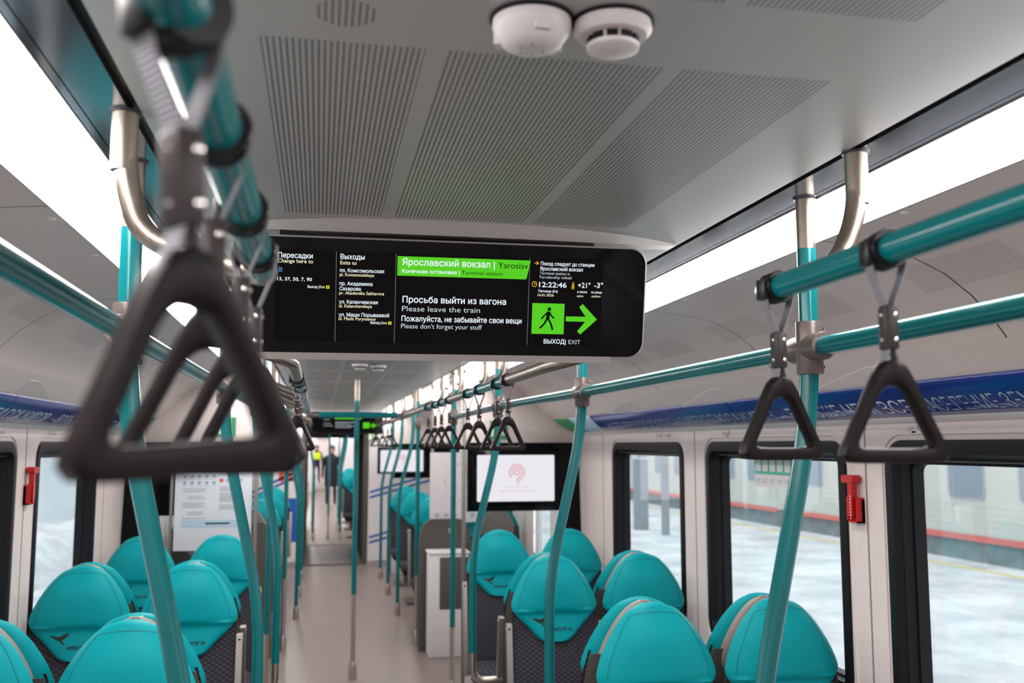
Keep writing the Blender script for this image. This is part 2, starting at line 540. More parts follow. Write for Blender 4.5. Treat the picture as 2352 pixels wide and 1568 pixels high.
# ------------------------------------------------------------------ constants of the car
XC = 0.30                 # centre line of the car
XR, XL = 1.88, -1.28      # side walls
ZC = 2.32                 # ceiling
Y0, Y1 = -3.0, 15.0       # ends of this car
def side(s, d): return XC + s * d     # s = +1 right, -1 left

# ================================================================== STRUCTURE
struct(MB().box(XL - .1, XR + .1, Y0, 80, -0.06, 0.0, 'floor').build('floor', smooth=False))
struct(MB().box(-0.285, 0.910, Y0, 80, ZC, ZC + 0.02, 'ceiling').build('ceiling', smooth=False))
# dark seams and the polished strips beside the ceiling
for s, nm in ((1, 'right'), (-1, 'left')):
    a, b, c = (0.910, 0.926, 1.024) if s > 0 else (-0.285, -0.303, -0.390)
    m = MB()
    m.sweep([(a, ZC + .012), (b, ZC + .012)], Y0, 80, 'seam')
    m.sweep([(a, ZC), (a, ZC + .012)], Y0, 80, 'seam'); m.sweep([(b, ZC), (b, ZC + .012)], Y0, 80, 'seam')
    m.sweep([(b, ZC), (b + (c - b) * .8, ZC), ], Y0, 80, 'strip')
    m.sweep([(b + (c - b) * .8, ZC), (b + (c - b) * .83, ZC + .003)], Y0, 80, 'seam')
    m.sweep([(b + (c - b) * .83, ZC), (c, ZC)], Y0, 80, 'strip')
    struct(m.build('trim_1' if s > 0 else 'trim_2', smooth=False))
# coves
RC = [(1.137, 2.270), (1.18, 2.267), (1.28, 2.258), (1.37, 2.240), (1.45, 2.205), (1.52, 2.155), (1.575, 2.10), (1.605, 2.062), (1.612, 2.050), (1.70, 1.982), (1.72, 1.955), (XR, 1.955)]
RCR = [(1.137, 2.270), (1.18, 2.267), (1.28, 2.258), (1.37, 2.240), (1.45, 2.205), (1.52, 2.155), (1.575, 2.10), (1.605, 2.062), (1.612, 2.050), (1.715, 1.978), (1.73, 1.955), (XR, 1.955)]
def mir(prof): return [(2 * XC - x, z) for x, z in prof]
for s, nm in ((1, 'right'), (-1, 'left')):
    pr = RCR if s > 0 else mir(RCR)
    m = MB()
    m.sweep(pr, Y0, Y1, 'cove')
    # triangular relief fields above the advert band
    for k in range(-1, 12):
        y = 1.35 + k * 1.2
        if y > 14: break
        def fn(a, b, d, y=y, s=s):
            x0, z0 = 1.632, 2.037; x1, z1 = 1.712, 1.981
            return (side(s, (x0 + (x1 - x0) * b) - XC - d * .57), y + a, z0 + (z1 - z0) * b - d * .82)
        m.prism([(0.0, 0.04), (0.10, 0.0), (0.62, 0.96), (0.0, 0.96)], fn, 0.0, 0.004, 'wall')
    struct(m.build('wall_%s_cove' % nm, angle=30))

# side walls with window openings
WIN = [(-2.6, -1.3), (-1.0, 0.3), (0.05 + 0.0, 0.06), (1.63, 2.95), (3.20, 4.49), (4.79, 6.03), (9.35, 10.6), (10.9, 12.15), (12.45, 13.7)]
WIN = [w for w in WIN if w[1] - w[0] > .5]
WZ0, WZ1 = 0.875, 1.815
DOOR = (7.02, 8.42)
for s, nm in ((1, 'right'), (-1, 'left')):
    X = XR if s > 0 else XL
    m = MB()
    holes = [(a + .03, b - .03, WZ0 + .03, WZ1 - .03) for a, b in WIN] + [(DOOR[0], DOOR[1], 0.0, 1.93)]
    holes.sort()
    y = Y0
    for a, b, z0, z1 in holes:
        m.poly([(X, y, 0), (X, a, 0), (X, a, 1.96), (X, y, 1.96)], 'wall')
        if z0 > 0: m.poly([(X, a, 0), (X, b, 0), (X, b, z0), (X, a, z0)], 'wall')
        m.poly([(X, a, z1), (X, b, z1), (X, b, 1.96), (X, a, 1.96)], 'wall')
        y = b
    m.poly([(X, y, 0), (X, Y1, 0), (X, Y1, 1.96), (X, y, 1.96)], 'wall')
    # raised bead round each window and vertical panel joints
    for a, b in WIN:
        o = rrect(a - .035, b + .035, WZ0 - .05, WZ1 + .035, .12); i = rrect(a - .018, b + .018, WZ0 - .03, WZ1 + .018, .105)
        for p, q, d in ((o, i, .006),):
            n = len(p)
            m.loft([[(X, *u) for u in p], [(X - s * d, *u) for u in [((a1 * .6 + a2 * .4), (b1 * .6 + b2 * .4)) for (a1, b1), (a2, b2) in zip(p, q)]], [(X - s * d, *u) for u in q], [(X, *u) for u in q]], 'wall', False, False)
    for yj in (4.64, 3.075, 1.5, 6.26, 9.2, 10.75, 12.3):
        m.box(X - .0015, X + .0015, yj - .004, yj + .004, 0.3, 1.88, 'groove')
    # lower ledge under the windows
    m.sweep([(X, .84), (X - s * .006, .80), (X - s * .008, .0)], Y0, 6.75, 'wall')
    m.sweep([(X, .84), (X - s * .006, .80), (X - s * .008, .0)], 8.7, Y1, 'wall')
    struct(m.build('wall_%s' % nm, smooth=False))

# windows: rubber frame, reveal and pane
wi = 0
for s in (1, -1):
    X = XR if s > 0 else XL
    for a, b in WIN:
        wi += 1
        root = struct(bpy.data.objects.new('window_%d' % wi, None)); COL.objects.link(root)
        m = MB()
        secs = [(0.0, 0.000), (0.0, -0.007), (0.010, -0.010), (0.045, -0.010), (0.050, -0.003), (0.060, 0.010), (0.066, 0.010), (0.070, 0.045), (0.078, 0.045), (0.080, 0.085)]
        rings = []
        for ins, dep in secs:
            rings.append([(X + s * dep, p, q) for p, q in rrect(a + ins, b - ins, WZ0 + ins, WZ1 - ins, max(.03, .095 - ins))])
        m.loft(rings, 'rubber', False, False)
        m.build('frame', root, angle=50)
        MB().prism(rrect(a + .06, b - .06, WZ0 + .06, WZ1 - .06, .03), lambda p, q, d, X=X, s=s: (X + s * (.075 + d), p, q), 0, .004, 'glass').build('pane', root, smooth=False)

# entry doors of the vestibule
for k, s in enumerate((1, -1)):
    X = XR if s > 0 else XL
    root = struct(bpy.data.objects.new('door_%d' % (k + 1), None)); COL.objects.link(root)
    for j in (0, 1):
        a = DOOR[0] + .70 * j; b = a + .70
        m = MB()
        o = [(a + .01, 0.02), (b - .01, 0.02), (b - .01, 1.91), (a + .01, 1.91)]
        m.box(X + s * .03 - .015, X + s * .03 + .015, a + .01, a + .13, .02, 1.91, 'whitewall')
        m.box(X + s * .03 - .015, X + s * .03 + .015, b - .13, b - .01, .02, 1.91, 'whitewall')
        m.box(X + s * .03 - .015, X + s * .03 + .015, a + .13, b - .13, .02, .55, 'whitewall')
        m.box(X + s * .03 - .015, X + s * .03 + .015, a + .13, b - .13, 1.72, 1.91, 'whitewall')
        m.build('door_leaf', root, smooth=False)
        MB().box(X + s * .03 - .003, X + s * .03 + .003, a + .13, b - .13, .55, 1.72, 'glass').build('pane', root, smooth=False)

# end wall behind the camera, gangway wall ahead, later cars
struct(MB().box(XL, XR, Y0 - .05, Y0, 0, 2.4, 'wall').build('wall_back', smooth=False))
GX0, GX1, GZ = -0.19, 0.68, 1.97
m = MB()
m.box(XL, GX0 - .06, Y1, Y1 + .06, 0, 2.32, 'whitewall'); m.box(GX1 + .06, XR, Y1, Y1 + .06, 0, 2.32, 'whitewall')
m.box(GX0 - .06, GX1 + .06, Y1, Y1 + .06, GZ + .06, 2.32, 'whitewall')
m.box(GX0 - .06, GX0, Y1 - .03, Y1 + .09, 0, GZ + .06, 'shelldk', .01); m.box(GX1, GX1 + .06, Y1 - .03, Y1 + .09, 0, GZ + .06, 'shelldk', .01)
m.box(GX0, GX1, Y1 - .03, Y1 + .09, GZ, GZ + .06, 'shell', .01)
struct(m.build('wall_front', smooth=False))
# gangway tube with folds, then a plain second and third car
m = MB()
rings = []
for i in range(25):
    y = Y1 + .09 + i * (2.8 / 24); e = .05 if i % 2 else .0
    rings.append([(GX0 - e, y, 0), (GX0 - e, y, GZ + e), (GX1 + e, y, GZ + e), (GX1 + e, y, 0)])
m.loft(rings, 'shelldk', False, False, closed=False)
struct(m.build('wall_gangway', smooth=False))
for k, (ya, yb) in enumerate(((17.9, 38.0), (41.0, 61.0), (61.2, 80))):
    m = MB()
    for s in (1, -1):
        X = XR if s > 0 else XL
        m.box(X - .03, X + .03, ya, yb, 0, 1.0, 'wall'); m.box(X - .03, X + .03, ya, yb, 1.75, 2.4, 'wall')
        for j in range(9):
            y = ya + (yb - ya) * j / 8
            m.box(X - .03, X + .03, y - .25, y + .25, 1.0, 1.75, 'wall')
        m.sweep(RCR if s > 0 else mir(RCR), ya, yb, 'cove')
        m.box(*sorted((side(s, GX1 + .12 - XC), X)), ya, ya + .05, 0, 2.3, 'whitewall')
        m.box(*sorted((side(s, GX1 + .12 - XC), X)), yb - .05, yb, 0, 2.3, 'whitewall')
    struct(m.build('wall_far_car', smooth=False))
struct(MB().box(XL, XR, 80, 80.1, 0, 2.4, 'wall').build('wall_far_end', smooth=False))
m = MB()
for s in (1, -1):
    m.box(*sorted((side(s, .5), side(s, 1.6))), 38, 41, 0, 2.3, 'shelldk')
struct(m.build('wall_far_gangway', smooth=False))
struct(MB().box(GX0, GX1, 17.88, 17.98, 0.0, 0.012, 'shell').build('trim_3', smooth=False))
struct(MB().box(GX0, GX1, 14.9, 15.0, 0.0, 0.012, 'shelldk').build('trim_4', smooth=False))
# roof and side skins that keep the daylight out of the roof void
m = MB()
m.box(XL - .12, XR + .12, Y0 - .1, 80, 2.55, 2.60, 'hood')
for s in (1, -1):
    X = (XR if s > 0 else XL) + s * .11
    m.box(X - .006, X + .006, Y0 - .1, 80, 1.90, 2.56, 'hood'); m.box(X - .006, X + .006, Y0 - .1, 80, -.9, .80, 'hood')
struct(m.build('ceiling_roof_shell', smooth=False))

# ceiling lamps: one long diffuser per side, in lengths
for s, nm in ((1, 'right'), (-1, 'left')):
    a, b = ((1.024, 2.317), (1.137, 2.272)) if s > 0 else ((-0.390, 2.317), (-0.537, 2.272))
    for k, (ya, yb, where) in enumerate(((Y0, 7.60, 'over the seats'), (7.72, 8.25, 'in the entrance area'), (8.37, 15.0, 'of the seats past the entrance'), (17.9, 38, 'in the second carriage'), (41, 80, 'in the third carriage'))):
        root = thing('ceiling_light', 'long white glowing strip light %s, %s-hand one along the ceiling' % (where, nm), 'ceiling light', (0, ya, 0), 0)
        m = MB()
        mid = ((a[0] + b[0]) / 2, (a[1] + b[1]) / 2)
        m.sweep([a, (a[0] * .72 + mid[0] * .28, a[1] * .72 + mid[1] * .28), mid, (b[0] * .72 + mid[0] * .28, b[1] * .72 + mid[1] * .28), b], 0.0, yb - ya, 'lamp', ny=2)
        m.build('diffuser', root)
        m = MB()
        m.sweep([a, (a[0], ZC + .03), (b[0], ZC + .03), b], 0.0, yb - ya, 'alu')
        m.box(*sorted((a[0], b[0])), -.004, .004, 2.275, 2.33, 'seam')
        m.build('housing', root, smooth=False)

# ================================================================== CEILING HOOD AND MAIN DISPLAY
m = MB()
prof = []
N = 24
rings = []
for top, yo in ((True, 0.0), (True, -.004), (False, -.002), (False, .05), (True, .05)):
    ring = []
    for i in range(N + 1):
        t = 2 * i / N - 1; a = abs(t)
        zt = ZC if top else ZC - .028 * (1 - a ** 3) - .003
        ring.append((XC + .012 + .592 * t, (2.19 if top else 2.206) + (.145 if top else .13) * a ** 2.6 + yo, zt))
    rings.append(ring)
m.loft(rings, 'hood', False, False, closed=False)
hood = m.build('display_hood')
tag(hood, 'grey curved lip across the ceiling right above the big information display', 'trim')

PHI = R(11)
DX = -0.1907; DW = 0.9704
root = thing('information_display', 'large near black display with white and yellow exit text and green banner under the ceiling', 'display', (0, 2.2, 2.275))
root.rotation_euler = (0, R(-0.25), 0)
def DP(a, b, d=0.0):       # plane of the tilted display face; d > 0 towards the viewer
    return (a, -b * math.sin(PHI) - d * math.cos(PHI), b * math.cos(PHI) - d * math.sin(PHI))
bx0, bx1, bz0, bz1 = -0.190, 0.7795, -0.272, 0.0
m = MB()
o = rrect(bx0, bx1, bz0, bz1, .042, 8)
oi = rrect(bx0 + .004, bx1 - .004, bz0 + .004, bz1 - .004, .038, 8)
ob = rrect(bx0 + .05, bx1 - .05, bz0 + .04, bz1 - .03, .03, 8)
m.loft([[DP(a, b, -.10) for a, b in ob], [DP(a, b, -.045) for a, b in o], [DP(a, b, 0) for a, b in o], [DP(a, b, .002) for a, b in oi], [DP(a, b, -.001) for a, b in oi]], 'rim', True, False)
m.build('casing', root)
m = MB()
m.loft([[DP(a, b, -.002) for a, b in oi], [DP(a, b, .0005) for a, b in oi]], 'black', False, True)
m.build('front_glass', root)
m = MB()
m.prism(rrect(bx0 + .05, 0.697, -.284, -.268, .006), DP, -.08, .002, 'rim')
m.build('lower_tray', root)
m = MB()
m.box(XC - .40, XC + .36, .055, .10, -.03, .040, 'blackm')
m.build('mounting_bracket', root)
scr = MB().prism([(-.107, -.2425), (.668, -.2425), (.668, -.0335), (-.107, -.0335)], DP, .0006, .0010, 'e_dark').build('screen', root, smooth=False)
m = MB()
F = lambda a, b: DP(a, b, .0016)
F2 = lambda a, b: DP(a, b, .0020)
def rect(m, a0, a1, b0, b1, mat, f=F): m.poly([f(a0, b0), f(a1, b0), f(a1, b1), f(a0, b1)], mat)
for x in (.0297, .1665, .4850): rect(m, x - .0007, x + .0007, -.242, -.034, 'e_line')
m.build('divider_lines', scr, smooth=False)
m = MB()
m.poly([F(a, b) for a, b in ((.1700, -.0395), (.4855, -.0395), (.4872, -.0412), (.4785, -.0825), (.4765, -.0848), (.1700, -.0848))], 'e_green')
m.build('station_banner', scr, smooth=False)
TXT = [("Пересадки",-0.1007,-0.0235,-0.0517,0.0114,"w"),("Change here to",-0.1013,-0.0225,-0.0627,0.0084,"y"),("13, 37, 50, 7, 90",-0.1023,-0.0246,-0.1035,0.0075,"w"),("Выход |",-0.0340,-0.0086,-0.1190,0.0056,"w"),("Exit",-0.0071,0.0049,-0.1186,0.0056,"y"),
("Выходы",0.0388,0.0941,-0.0504,0.0110,"w"),("Exits to",0.0385,0.0761,-0.0628,0.0080,"y"),("пл. Комсомольская",0.0379,0.1393,-0.0803,0.0080,"w"),("pl. Komsomolskaya",0.0377,0.1167,-0.0896,0.0070,"y"),("пр. Академика",0.0376,0.1133,-0.1107,0.0081,"w"),("Сахарова",0.0377,0.0866,-0.1225,0.0080,"w"),("pr. Akademika Sakharova",0.0374,0.1407,-0.1318,0.0071,"y"),("ул. Каланчевская",0.0374,0.1264,-0.1529,0.0080,"w"),("ul. Kalanchevskaya",0.0373,0.1134,-0.1619,0.0070,"y"),("ул. Маши Порываевой",0.0372,0.1534,-0.1827,0.0081,"w"),("ul. Mashi Poryvaevoy",0.0371,0.1227,-0.1913,0.0071,"y"),("Выход |",0.1105,0.1347,-0.1988,0.0057,"w"),("Exit",0.1368,0.1489,-0.1989,0.0057,"y"),
("Ярославский вокзал |",0.1810,0.4002,-0.0598,0.0147,"w"),("Yaroslav",0.4084,0.4815,-0.0598,0.0139,"k"),("Конечная остановка |",0.1810,0.3163,-0.0779,0.0087,"w"),("Terminal station",0.3210,0.4198,-0.0777,0.0089,"k"),
("Просьба выйти из вагона",0.1835,0.4304,-0.1469,0.0141,"w"),("Please leave the train",0.1829,0.3679,-0.1674,0.0122,"g"),("Пожалуйста, не забывайте свои вещи",0.1822,0.4699,-0.1910,0.0123,"w"),("Please don't forget your stuff",0.1816,0.3739,-0.2075,0.0108,"g"),
("Поезд следует до станции",0.5120,0.6457,-0.0498,0.0083,"w"),("Ярославский вокзал",0.5108,0.6170,-0.0619,0.0084,"w"),("Terminal station is",0.5102,0.5848,-0.0718,0.0068,"g"),("Yaroslavskiy vokzal",0.5089,0.5895,-0.0812,0.0067,"g"),
("12:22:46",0.5097,0.5780,-0.1019,0.0120,"w"),("+21°",0.6063,0.6375,-0.1011,0.0121,"w"),("-3°",0.6471,0.6693,-0.1002,0.0122,"w"),("Пятница (Fri)",0.5084,0.5563,-0.1144,0.0057,"w"),("16.01.2026",0.5071,0.5470,-0.1239,0.0058,"y"),("в салоне",0.6052,0.6300,-0.1136,0.0052,"w"),("на улице",0.6400,0.6670,-0.1137,0.0053,"w"),("salon",0.6046,0.6208,-0.1236,0.0053,"y"),("outdoor",0.6410,0.6650,-0.1232,0.0053,"y"),
("ВЫХОД|",0.5260,0.5810,-0.2379,0.0100,"w"),("EXIT",0.5880,0.6175,-0.2382,0.0101,"g")]
MK = dict(w='e_white', y='e_yellow', g='e_grey', k='e_ink')
cols = {'exit_number': MB(), 'exit_number_tag': MB(), 'tram_mark': MB(), 'arrow_mark': MB(), 'clock_mark': MB(), 'thermometer_mark': MB()}
for t, a0, a1, b, c, k in TXT:
    MB().text(t, F2, a0, b, c, MK[k], a1, bold=.016 if k in 'wy' else .0).build('text_line', scr, smooth=False)
# exit number tags
for key, a, b in (('exit_number', .0078, -.1196), ('exit_number_tag', .1518, -.1997)):
    rect(cols[key], a, a + .0072, b, b + .0070, 'e_lemon', F)
    cols[key].text('1', F2, a + .0026, b + .0014, .0042, 'e_ink', a + .0046)
# tram mark
q = cols['tram_mark']
for a0, a1, b0, b1 in ((-.0985, -.0975, -.0810, -.0745), (-.0925, -.0915, -.0810, -.0745), (-.0985, -.0915, -.0750, -.0742), (-.0985, -.0915, -.0815, -.0807), (-.0965, -.0957, -.081, -.0745), (-.0945, -.0937, -.081, -.0745), (-.0990, -.0900, -.0838, -.0830), (-.099, -.0970, -.0735, -.0727)):
    rect(q, a0, a1, b0, b1, 'e_blue')
q = cols['arrow_mark']
def stroke(m, p, w, mat, f=F):
    for (a, b), (c, d) in zip(p, p[1:]):
        L = math.hypot(c - a, d - b); nx, ny = -(d - b) / L * w / 2, (c - a) / L * w / 2
        m.poly([f(a + nx, b + ny), f(c + nx, d + ny), f(c - nx, d - ny), f(a - nx, b - ny)], mat)
stroke(q, [(.4965, -.0450), (.5060, -.0450)], .0016, 'e_orange')
stroke(q, [(.5022, -.0408), (.5066, -.0450), (.5022, -.0492)], .0016, 'e_orange')
cc = (.4985, -.0955); q = cols['clock_mark']
stroke(q, [(cc[0] + .0058 * math.cos(t * PI / 12), cc[1] + .0058 * math.sin(t * PI / 12)) for t in range(25)], .0015, 'e_orange')
stroke(q, [(cc[0], cc[1] + .0036), cc, (cc[0] + .003, cc[1])], .0012, 'e_orange')
cc = (.5941, -.1016); q = cols['thermometer_mark']
stroke(q, [(cc[0] + .003 * math.cos(t * PI / 8), cc[1] + .003 * math.sin(t * PI / 8)) for t in range(17)], .0014, 'e_orange')
stroke(q, [(cc[0] - .0018, cc[1] + .003), (cc[0] - .0018, cc[1] + .0125), (cc[0] + .0018, cc[1] + .0125), (cc[0] + .0018, cc[1] + .003)], .0011, 'e_orange')
stroke(q, [(cc[0], cc[1]), (cc[0], cc[1] + .008)], .0016, 'e_orange')
for k, mm in cols.items(): mm.build(k.replace('_tag', ''), scr, smooth=False)
m = MB()
rect(m, .4950, .5748, -.2149, -.1409, 'e_green')
m.poly([F2(.5372 + .0043 * math.cos(t * PI / 10), -.1546 + .0046 * math.sin(t * PI / 10)) for t in range(20)], 'e_ink')
stroke(m, [(.5365, -.1605), (.5345, -.1720), (.5335, -.1815)], .0088, 'e_ink', F2)
stroke(m, [(.5335, -.1625), (.5265, -.1690), (.5180, -.1785)], .0036, 'e_ink', F2)
stroke(m, [(.5390, -.1640), (.5435, -.1715), (.5500, -.1765)], .0036, 'e_ink', F2)
stroke(m, [(.5315, -.1790), (.5262, -.1900), (.5150, -.2015)], .0044, 'e_ink', F2)
stroke(m, [(.5355, -.1790), (.5422, -.1895), (.5470, -.2048)], .0044, 'e_ink', F2)
m.build('walking_man_pictogram', scr, smooth=False)
m = MB()
m.poly([F(a, b) for a, b in ((.5790, -.1712), (.6320, -.1712), (.6320, -.1833), (.5790, -.1833))], 'e_green')
m.poly([F(a, b) for a, b in ((.6330, -.1772), (.6115, -.1478), (.6205, -.1407), (.6575, -.1772))], 'e_green')
m.poly([F(a, b) for a, b in ((.6330, -.1772), (.6575, -.1772), (.6165, -.2147), (.6085, -.2068))], 'e_green')
m.build('exit_arrow', scr, smooth=False)

# small displays of the same kind further along
def far_display(y, label, w=.93, z=2.26):
    r = thing('information_display', label, 'display', (XC, y, z))
    MB().box(-w / 2, w / 2, -.03, .05, -.27, 0, 'blackm', .02).build('casing', r)
    sc_ = MB().box(-w / 2 + .08, w / 2 - .1, -.034, -.030, -.245, -.03, 'e_dark').build('screen', r, smooth=False)
    f = lambda a, b: (a, -.036, b)
    m = MB()
    rect(m, -.12, .20, -.09, -.04, 'e_green', f)
    rect(m, .22, .30, -.20, -.13, 'e_green', f)
    m.poly([f(.31, -.155), f(.34, -.155), f(.33, -.13), f(.385, -.167), f(.33, -.205), f(.34, -.178), f(.31, -.178)], 'e_green')
    m.build('green_signs', sc_, smooth=False)
    for t, a0, a1, b, c in (("Просьба выйти из вагона", -.11, .13, -.135, .014), ("Please leave the train", -.11, .07, -.155, .012), ("Пожалуйста, не забывайте свои вещи", -.11, .175, -.178, .012), ("Please don't forget your stuff", -.11, .08, -.196, .010), ("пл. Комсомольская", -.255, -.15, -.07, .008), ("пр. Академика", -.255, -.18, -.10, .008), ("ул. Каланчевская", -.255, -.165, -.145, .008), ("ул. Маши Порываевой", -.255, -.145, -.175, .008)):
        MB().text(t, f, a0, b, c, 'e_white', a1).build('text_line', sc_, smooth=False)
    return r
far_display(11.9, 'small far black display with green arrow before the gangway opening', z=2.20)
far_display(19.2, 'tiny black display with green sign beyond the gangway, in the second carriage', z=2.20)

# ================================================================== CEILING DETECTORS
def det_a():
    m = MB()
    m.lathe([(.001, 0), (.052, 0), (.053, -.012), (.050, -.022), (.040, -.036), (.030, -.042), (.012, -.043), (.001, -.043)], 'white', n=36)
    return m
r = thing('motion_sensor', 'white faceted round sensor on the ceiling, left of the two', 'sensor', (.245, 1.10, ZC))
r.scale = (.92, .92, .92)
det_a().build('body', r)
m = MB()
for k in range(6):
    a = k * PI / 3 + .3
    m.lathe([(.0005, 0), (.0028, 0), (.0022, -.0015), (.0005, -.0015)], 'printblue', c=(.018 * math.cos(a), .018 * math.sin(a), -.0428), n=10)
m.build('lens_dots', r)
for k in range(3):
    m = MB()
    a = k * 2 * PI / 3 + .6; c_, s_ = math.cos(a), math.sin(a)
    m.prism([(-.010, -.034), (.010, -.034), (.007, -.014), (-.007, -.014)], lambda p, q, d, c_=c_, s_=s_: (c_ * d - s_ * p, s_ * d + c_ * p, q), .034, .0505, 'white')
    m.build('cover_tab', r)
MB().lathe([(.001, .0), (.056, .0), (.056, -.005), (.001, -.005)], 'blackm', n=36).build('base_ring', r)
def smoke(loc, label):
    r = thing('smoke_detector', label, 'smoke detector', loc)
    MB().lathe([(.001, .0), (.055, .0), (.055, -.005), (.001, -.005)], 'blackm', n=36).build('base_ring', r)
    MB().lathe([(.001, -.004), (.052, -.004), (.053, -.014), (.046, -.022), (.030, -.024), (.001, -.024)], 'white', n=36).build('body', r)
    m = MB()
    for k in range(10):
        a = k * PI / 5
        m.prism([(-.0075, -.024), (.0075, -.024), (.0075, -.034), (-.0075, -.034)], lambda p, q, d, a=a: (math.cos(a) * d - math.sin(a) * p, math.sin(a) * d + math.cos(a) * p, q), .030, .034, 'blackm')
    m.build('smoke_slots', r, smooth=False)
    MB().lathe([(.001, -.023), (.031, -.023), (.031, -.032), (.036, -.034), (.035, -.039), (.028, -.042), (.001, -.042)], 'white', n=36).build('cap', r)
    return r
smoke((.345, 1.09, ZC), 'white slotted smoke detector on the ceiling, right of the two').scale = (.92, .92, .92)
r2 = smoke((.247, 6.2, ZC), 'tiny far white smoke detector seen just below the display, left one')
dup(r2, (.369, 6.28, ZC), .3, 'tiny far white smoke detector seen just below the display, right one')

# screw caps along the coves
def cap_mb():
    return MB().lathe([(.0005, 0), (.0095, 0), (.0085, -.003), (.004, -.0045), (.0005, -.0048)], 'white', n=14)
cap0 = None
for s in (1, -1):
    for k in range(15):
        y = .92 + k * .396
        x = side(s, 1.157 - XC)
        if cap0 is None:
            cap0 = cap_mb().build('screw_cap'); o = cap0
        else:
            o = cap0.copy(); COL.objects.link(o)
        o.location = (x, y, 2.2695)
        tag(o, 'small white round screw cap in the row beside the %s ceiling light' % ('right' if s > 0 else 'left'), 'screw cap', 'screw caps beside the %s ceiling light' % ('right' if s > 0 else 'left'))

# ================================================================== ADVERT BANDS
for s, nm in ((1, 'right'), (-1, 'left')):
    prof = [(1.705, 1.990), (1.700, 1.980), (1.704, 1.970), (1.728, 1.948), (1.760, 1.918), (1.785, 1.902), (1.812, 1.892), (1.832, 1.889)]
    pf = prof if s > 0 else mir(prof)
    r = thing('advert_band', 'long royal blue advert strip with white capital lettering above the %s windows' % nm, 'advert strip', (side(s, 1.4), 0, 1.9))
    ox, oz = side(s, 1.4), 1.9
    pl = [(x - ox, z - oz) for x, z in pf]
    edges = [Y0, .2, 2.0, 3.84, 5.95]
    for ya, yb in zip(edges, edges[1:]):
        m = MB(); m.sweep(pl, ya + .003, yb - .003, 'blue'); m.build('printed_panel', r, angle=60)
    # pointed end piece
    m = MB()
    n = len(pl); ra = [(x, 5.957, z) for x, z in pl]; rb = [(x, 6.63 + .31 * (1 - i / (n - 1)) ** .8 + .02, z) for i, (x, z) in enumerate(pl)]
    rm = [tuple((p[j] * .45 + q[j] * .55) for j in range(3)) for p, q in zip(ra, rb)]
    m.loft([ra, rm], 'bluepale', False, False, closed=False); m.loft([rm, rb], 'green', False, False, closed=False)
    m.build('end_piece', r, angle=60)
    # lettering on the slope
    def fn(a, b, s=s, pl=pl):
        # b: distance down the slope from point 3 to 5
        p = pl[3:7]
        acc = 0; b = .092 - b
        for (x0, z0), (x1, z1) in zip(p, p[1:]):
            L = math.hypot(x1 - x0, z1 - z0)
            if b <= acc + L or (x1, z1) == p[-1]:
                t = (b - acc) / L
                nx, nz = (z1 - z0) / L, -(x1 - x0) / L
                if nz > 0: nx, nz = -nx, -nz
                return (x0 + (x1 - x0) * t + nx * .0012, a * -s, z0 + (z1 - z0) * t + nz * .0012)
            acc += L
    m = MB()
    if s > 0:
        segs = [("10 ЛЕТ ПЕРЕВЕЗЛИ БОЛЕЕ", -5.75, -4.66, .052, 'bluetextd'), ("6,5 МЛРД ПАССАЖИРОВ", -4.58, -3.52, .058, 'bluetextd'), ("– БОЛЬШЕ ЧЕМ ВСЕ", -3.47, -2.62, .058, 'bluetext'), ("НАСЕЛЕНИЕ ЗЕМЛИ", -2.58, -2.02, .058, 'bluetextd')]
    else:
        segs = [("– БОЛЬШЕ ЧЕМ ВСЕ НАСЕЛЕНИЕ ЗЕМЛИ", 4.6, 6.4, .056, 'bluetext'), ("6,5 МЛРД ПАССАЖИРОВ", 3.3, 4.5, .056, 'bluetext'), ("10 ЛЕТ ПЕРЕВЕЗЛИ БОЛЕЕ", 2.0, 3.2, .056, 'bluetext')]
    for t, a0, a1, c, mt in segs: MB().text(t, fn, a0, .014, c, mt, a1).build('lettering', r, smooth=False)
    # pale trim strip under the band
    m = MB(); X = XR if s > 0 else XL
    m.sweep([(side(s, 1.832 - XC), 1.8885), (side(s, 1.845 - XC), 1.876), (side(s, 1.862 - XC), 1.872), (X, 1.870)], Y0, 6.9, 'whitewall')
    m.sweep([(side(s, 1.80 - XC), 1.91), (X, 1.90)], Y0, 6.9, 'wall')
    struct(m.build('trim_%d' % (5 if s > 0 else 6)))

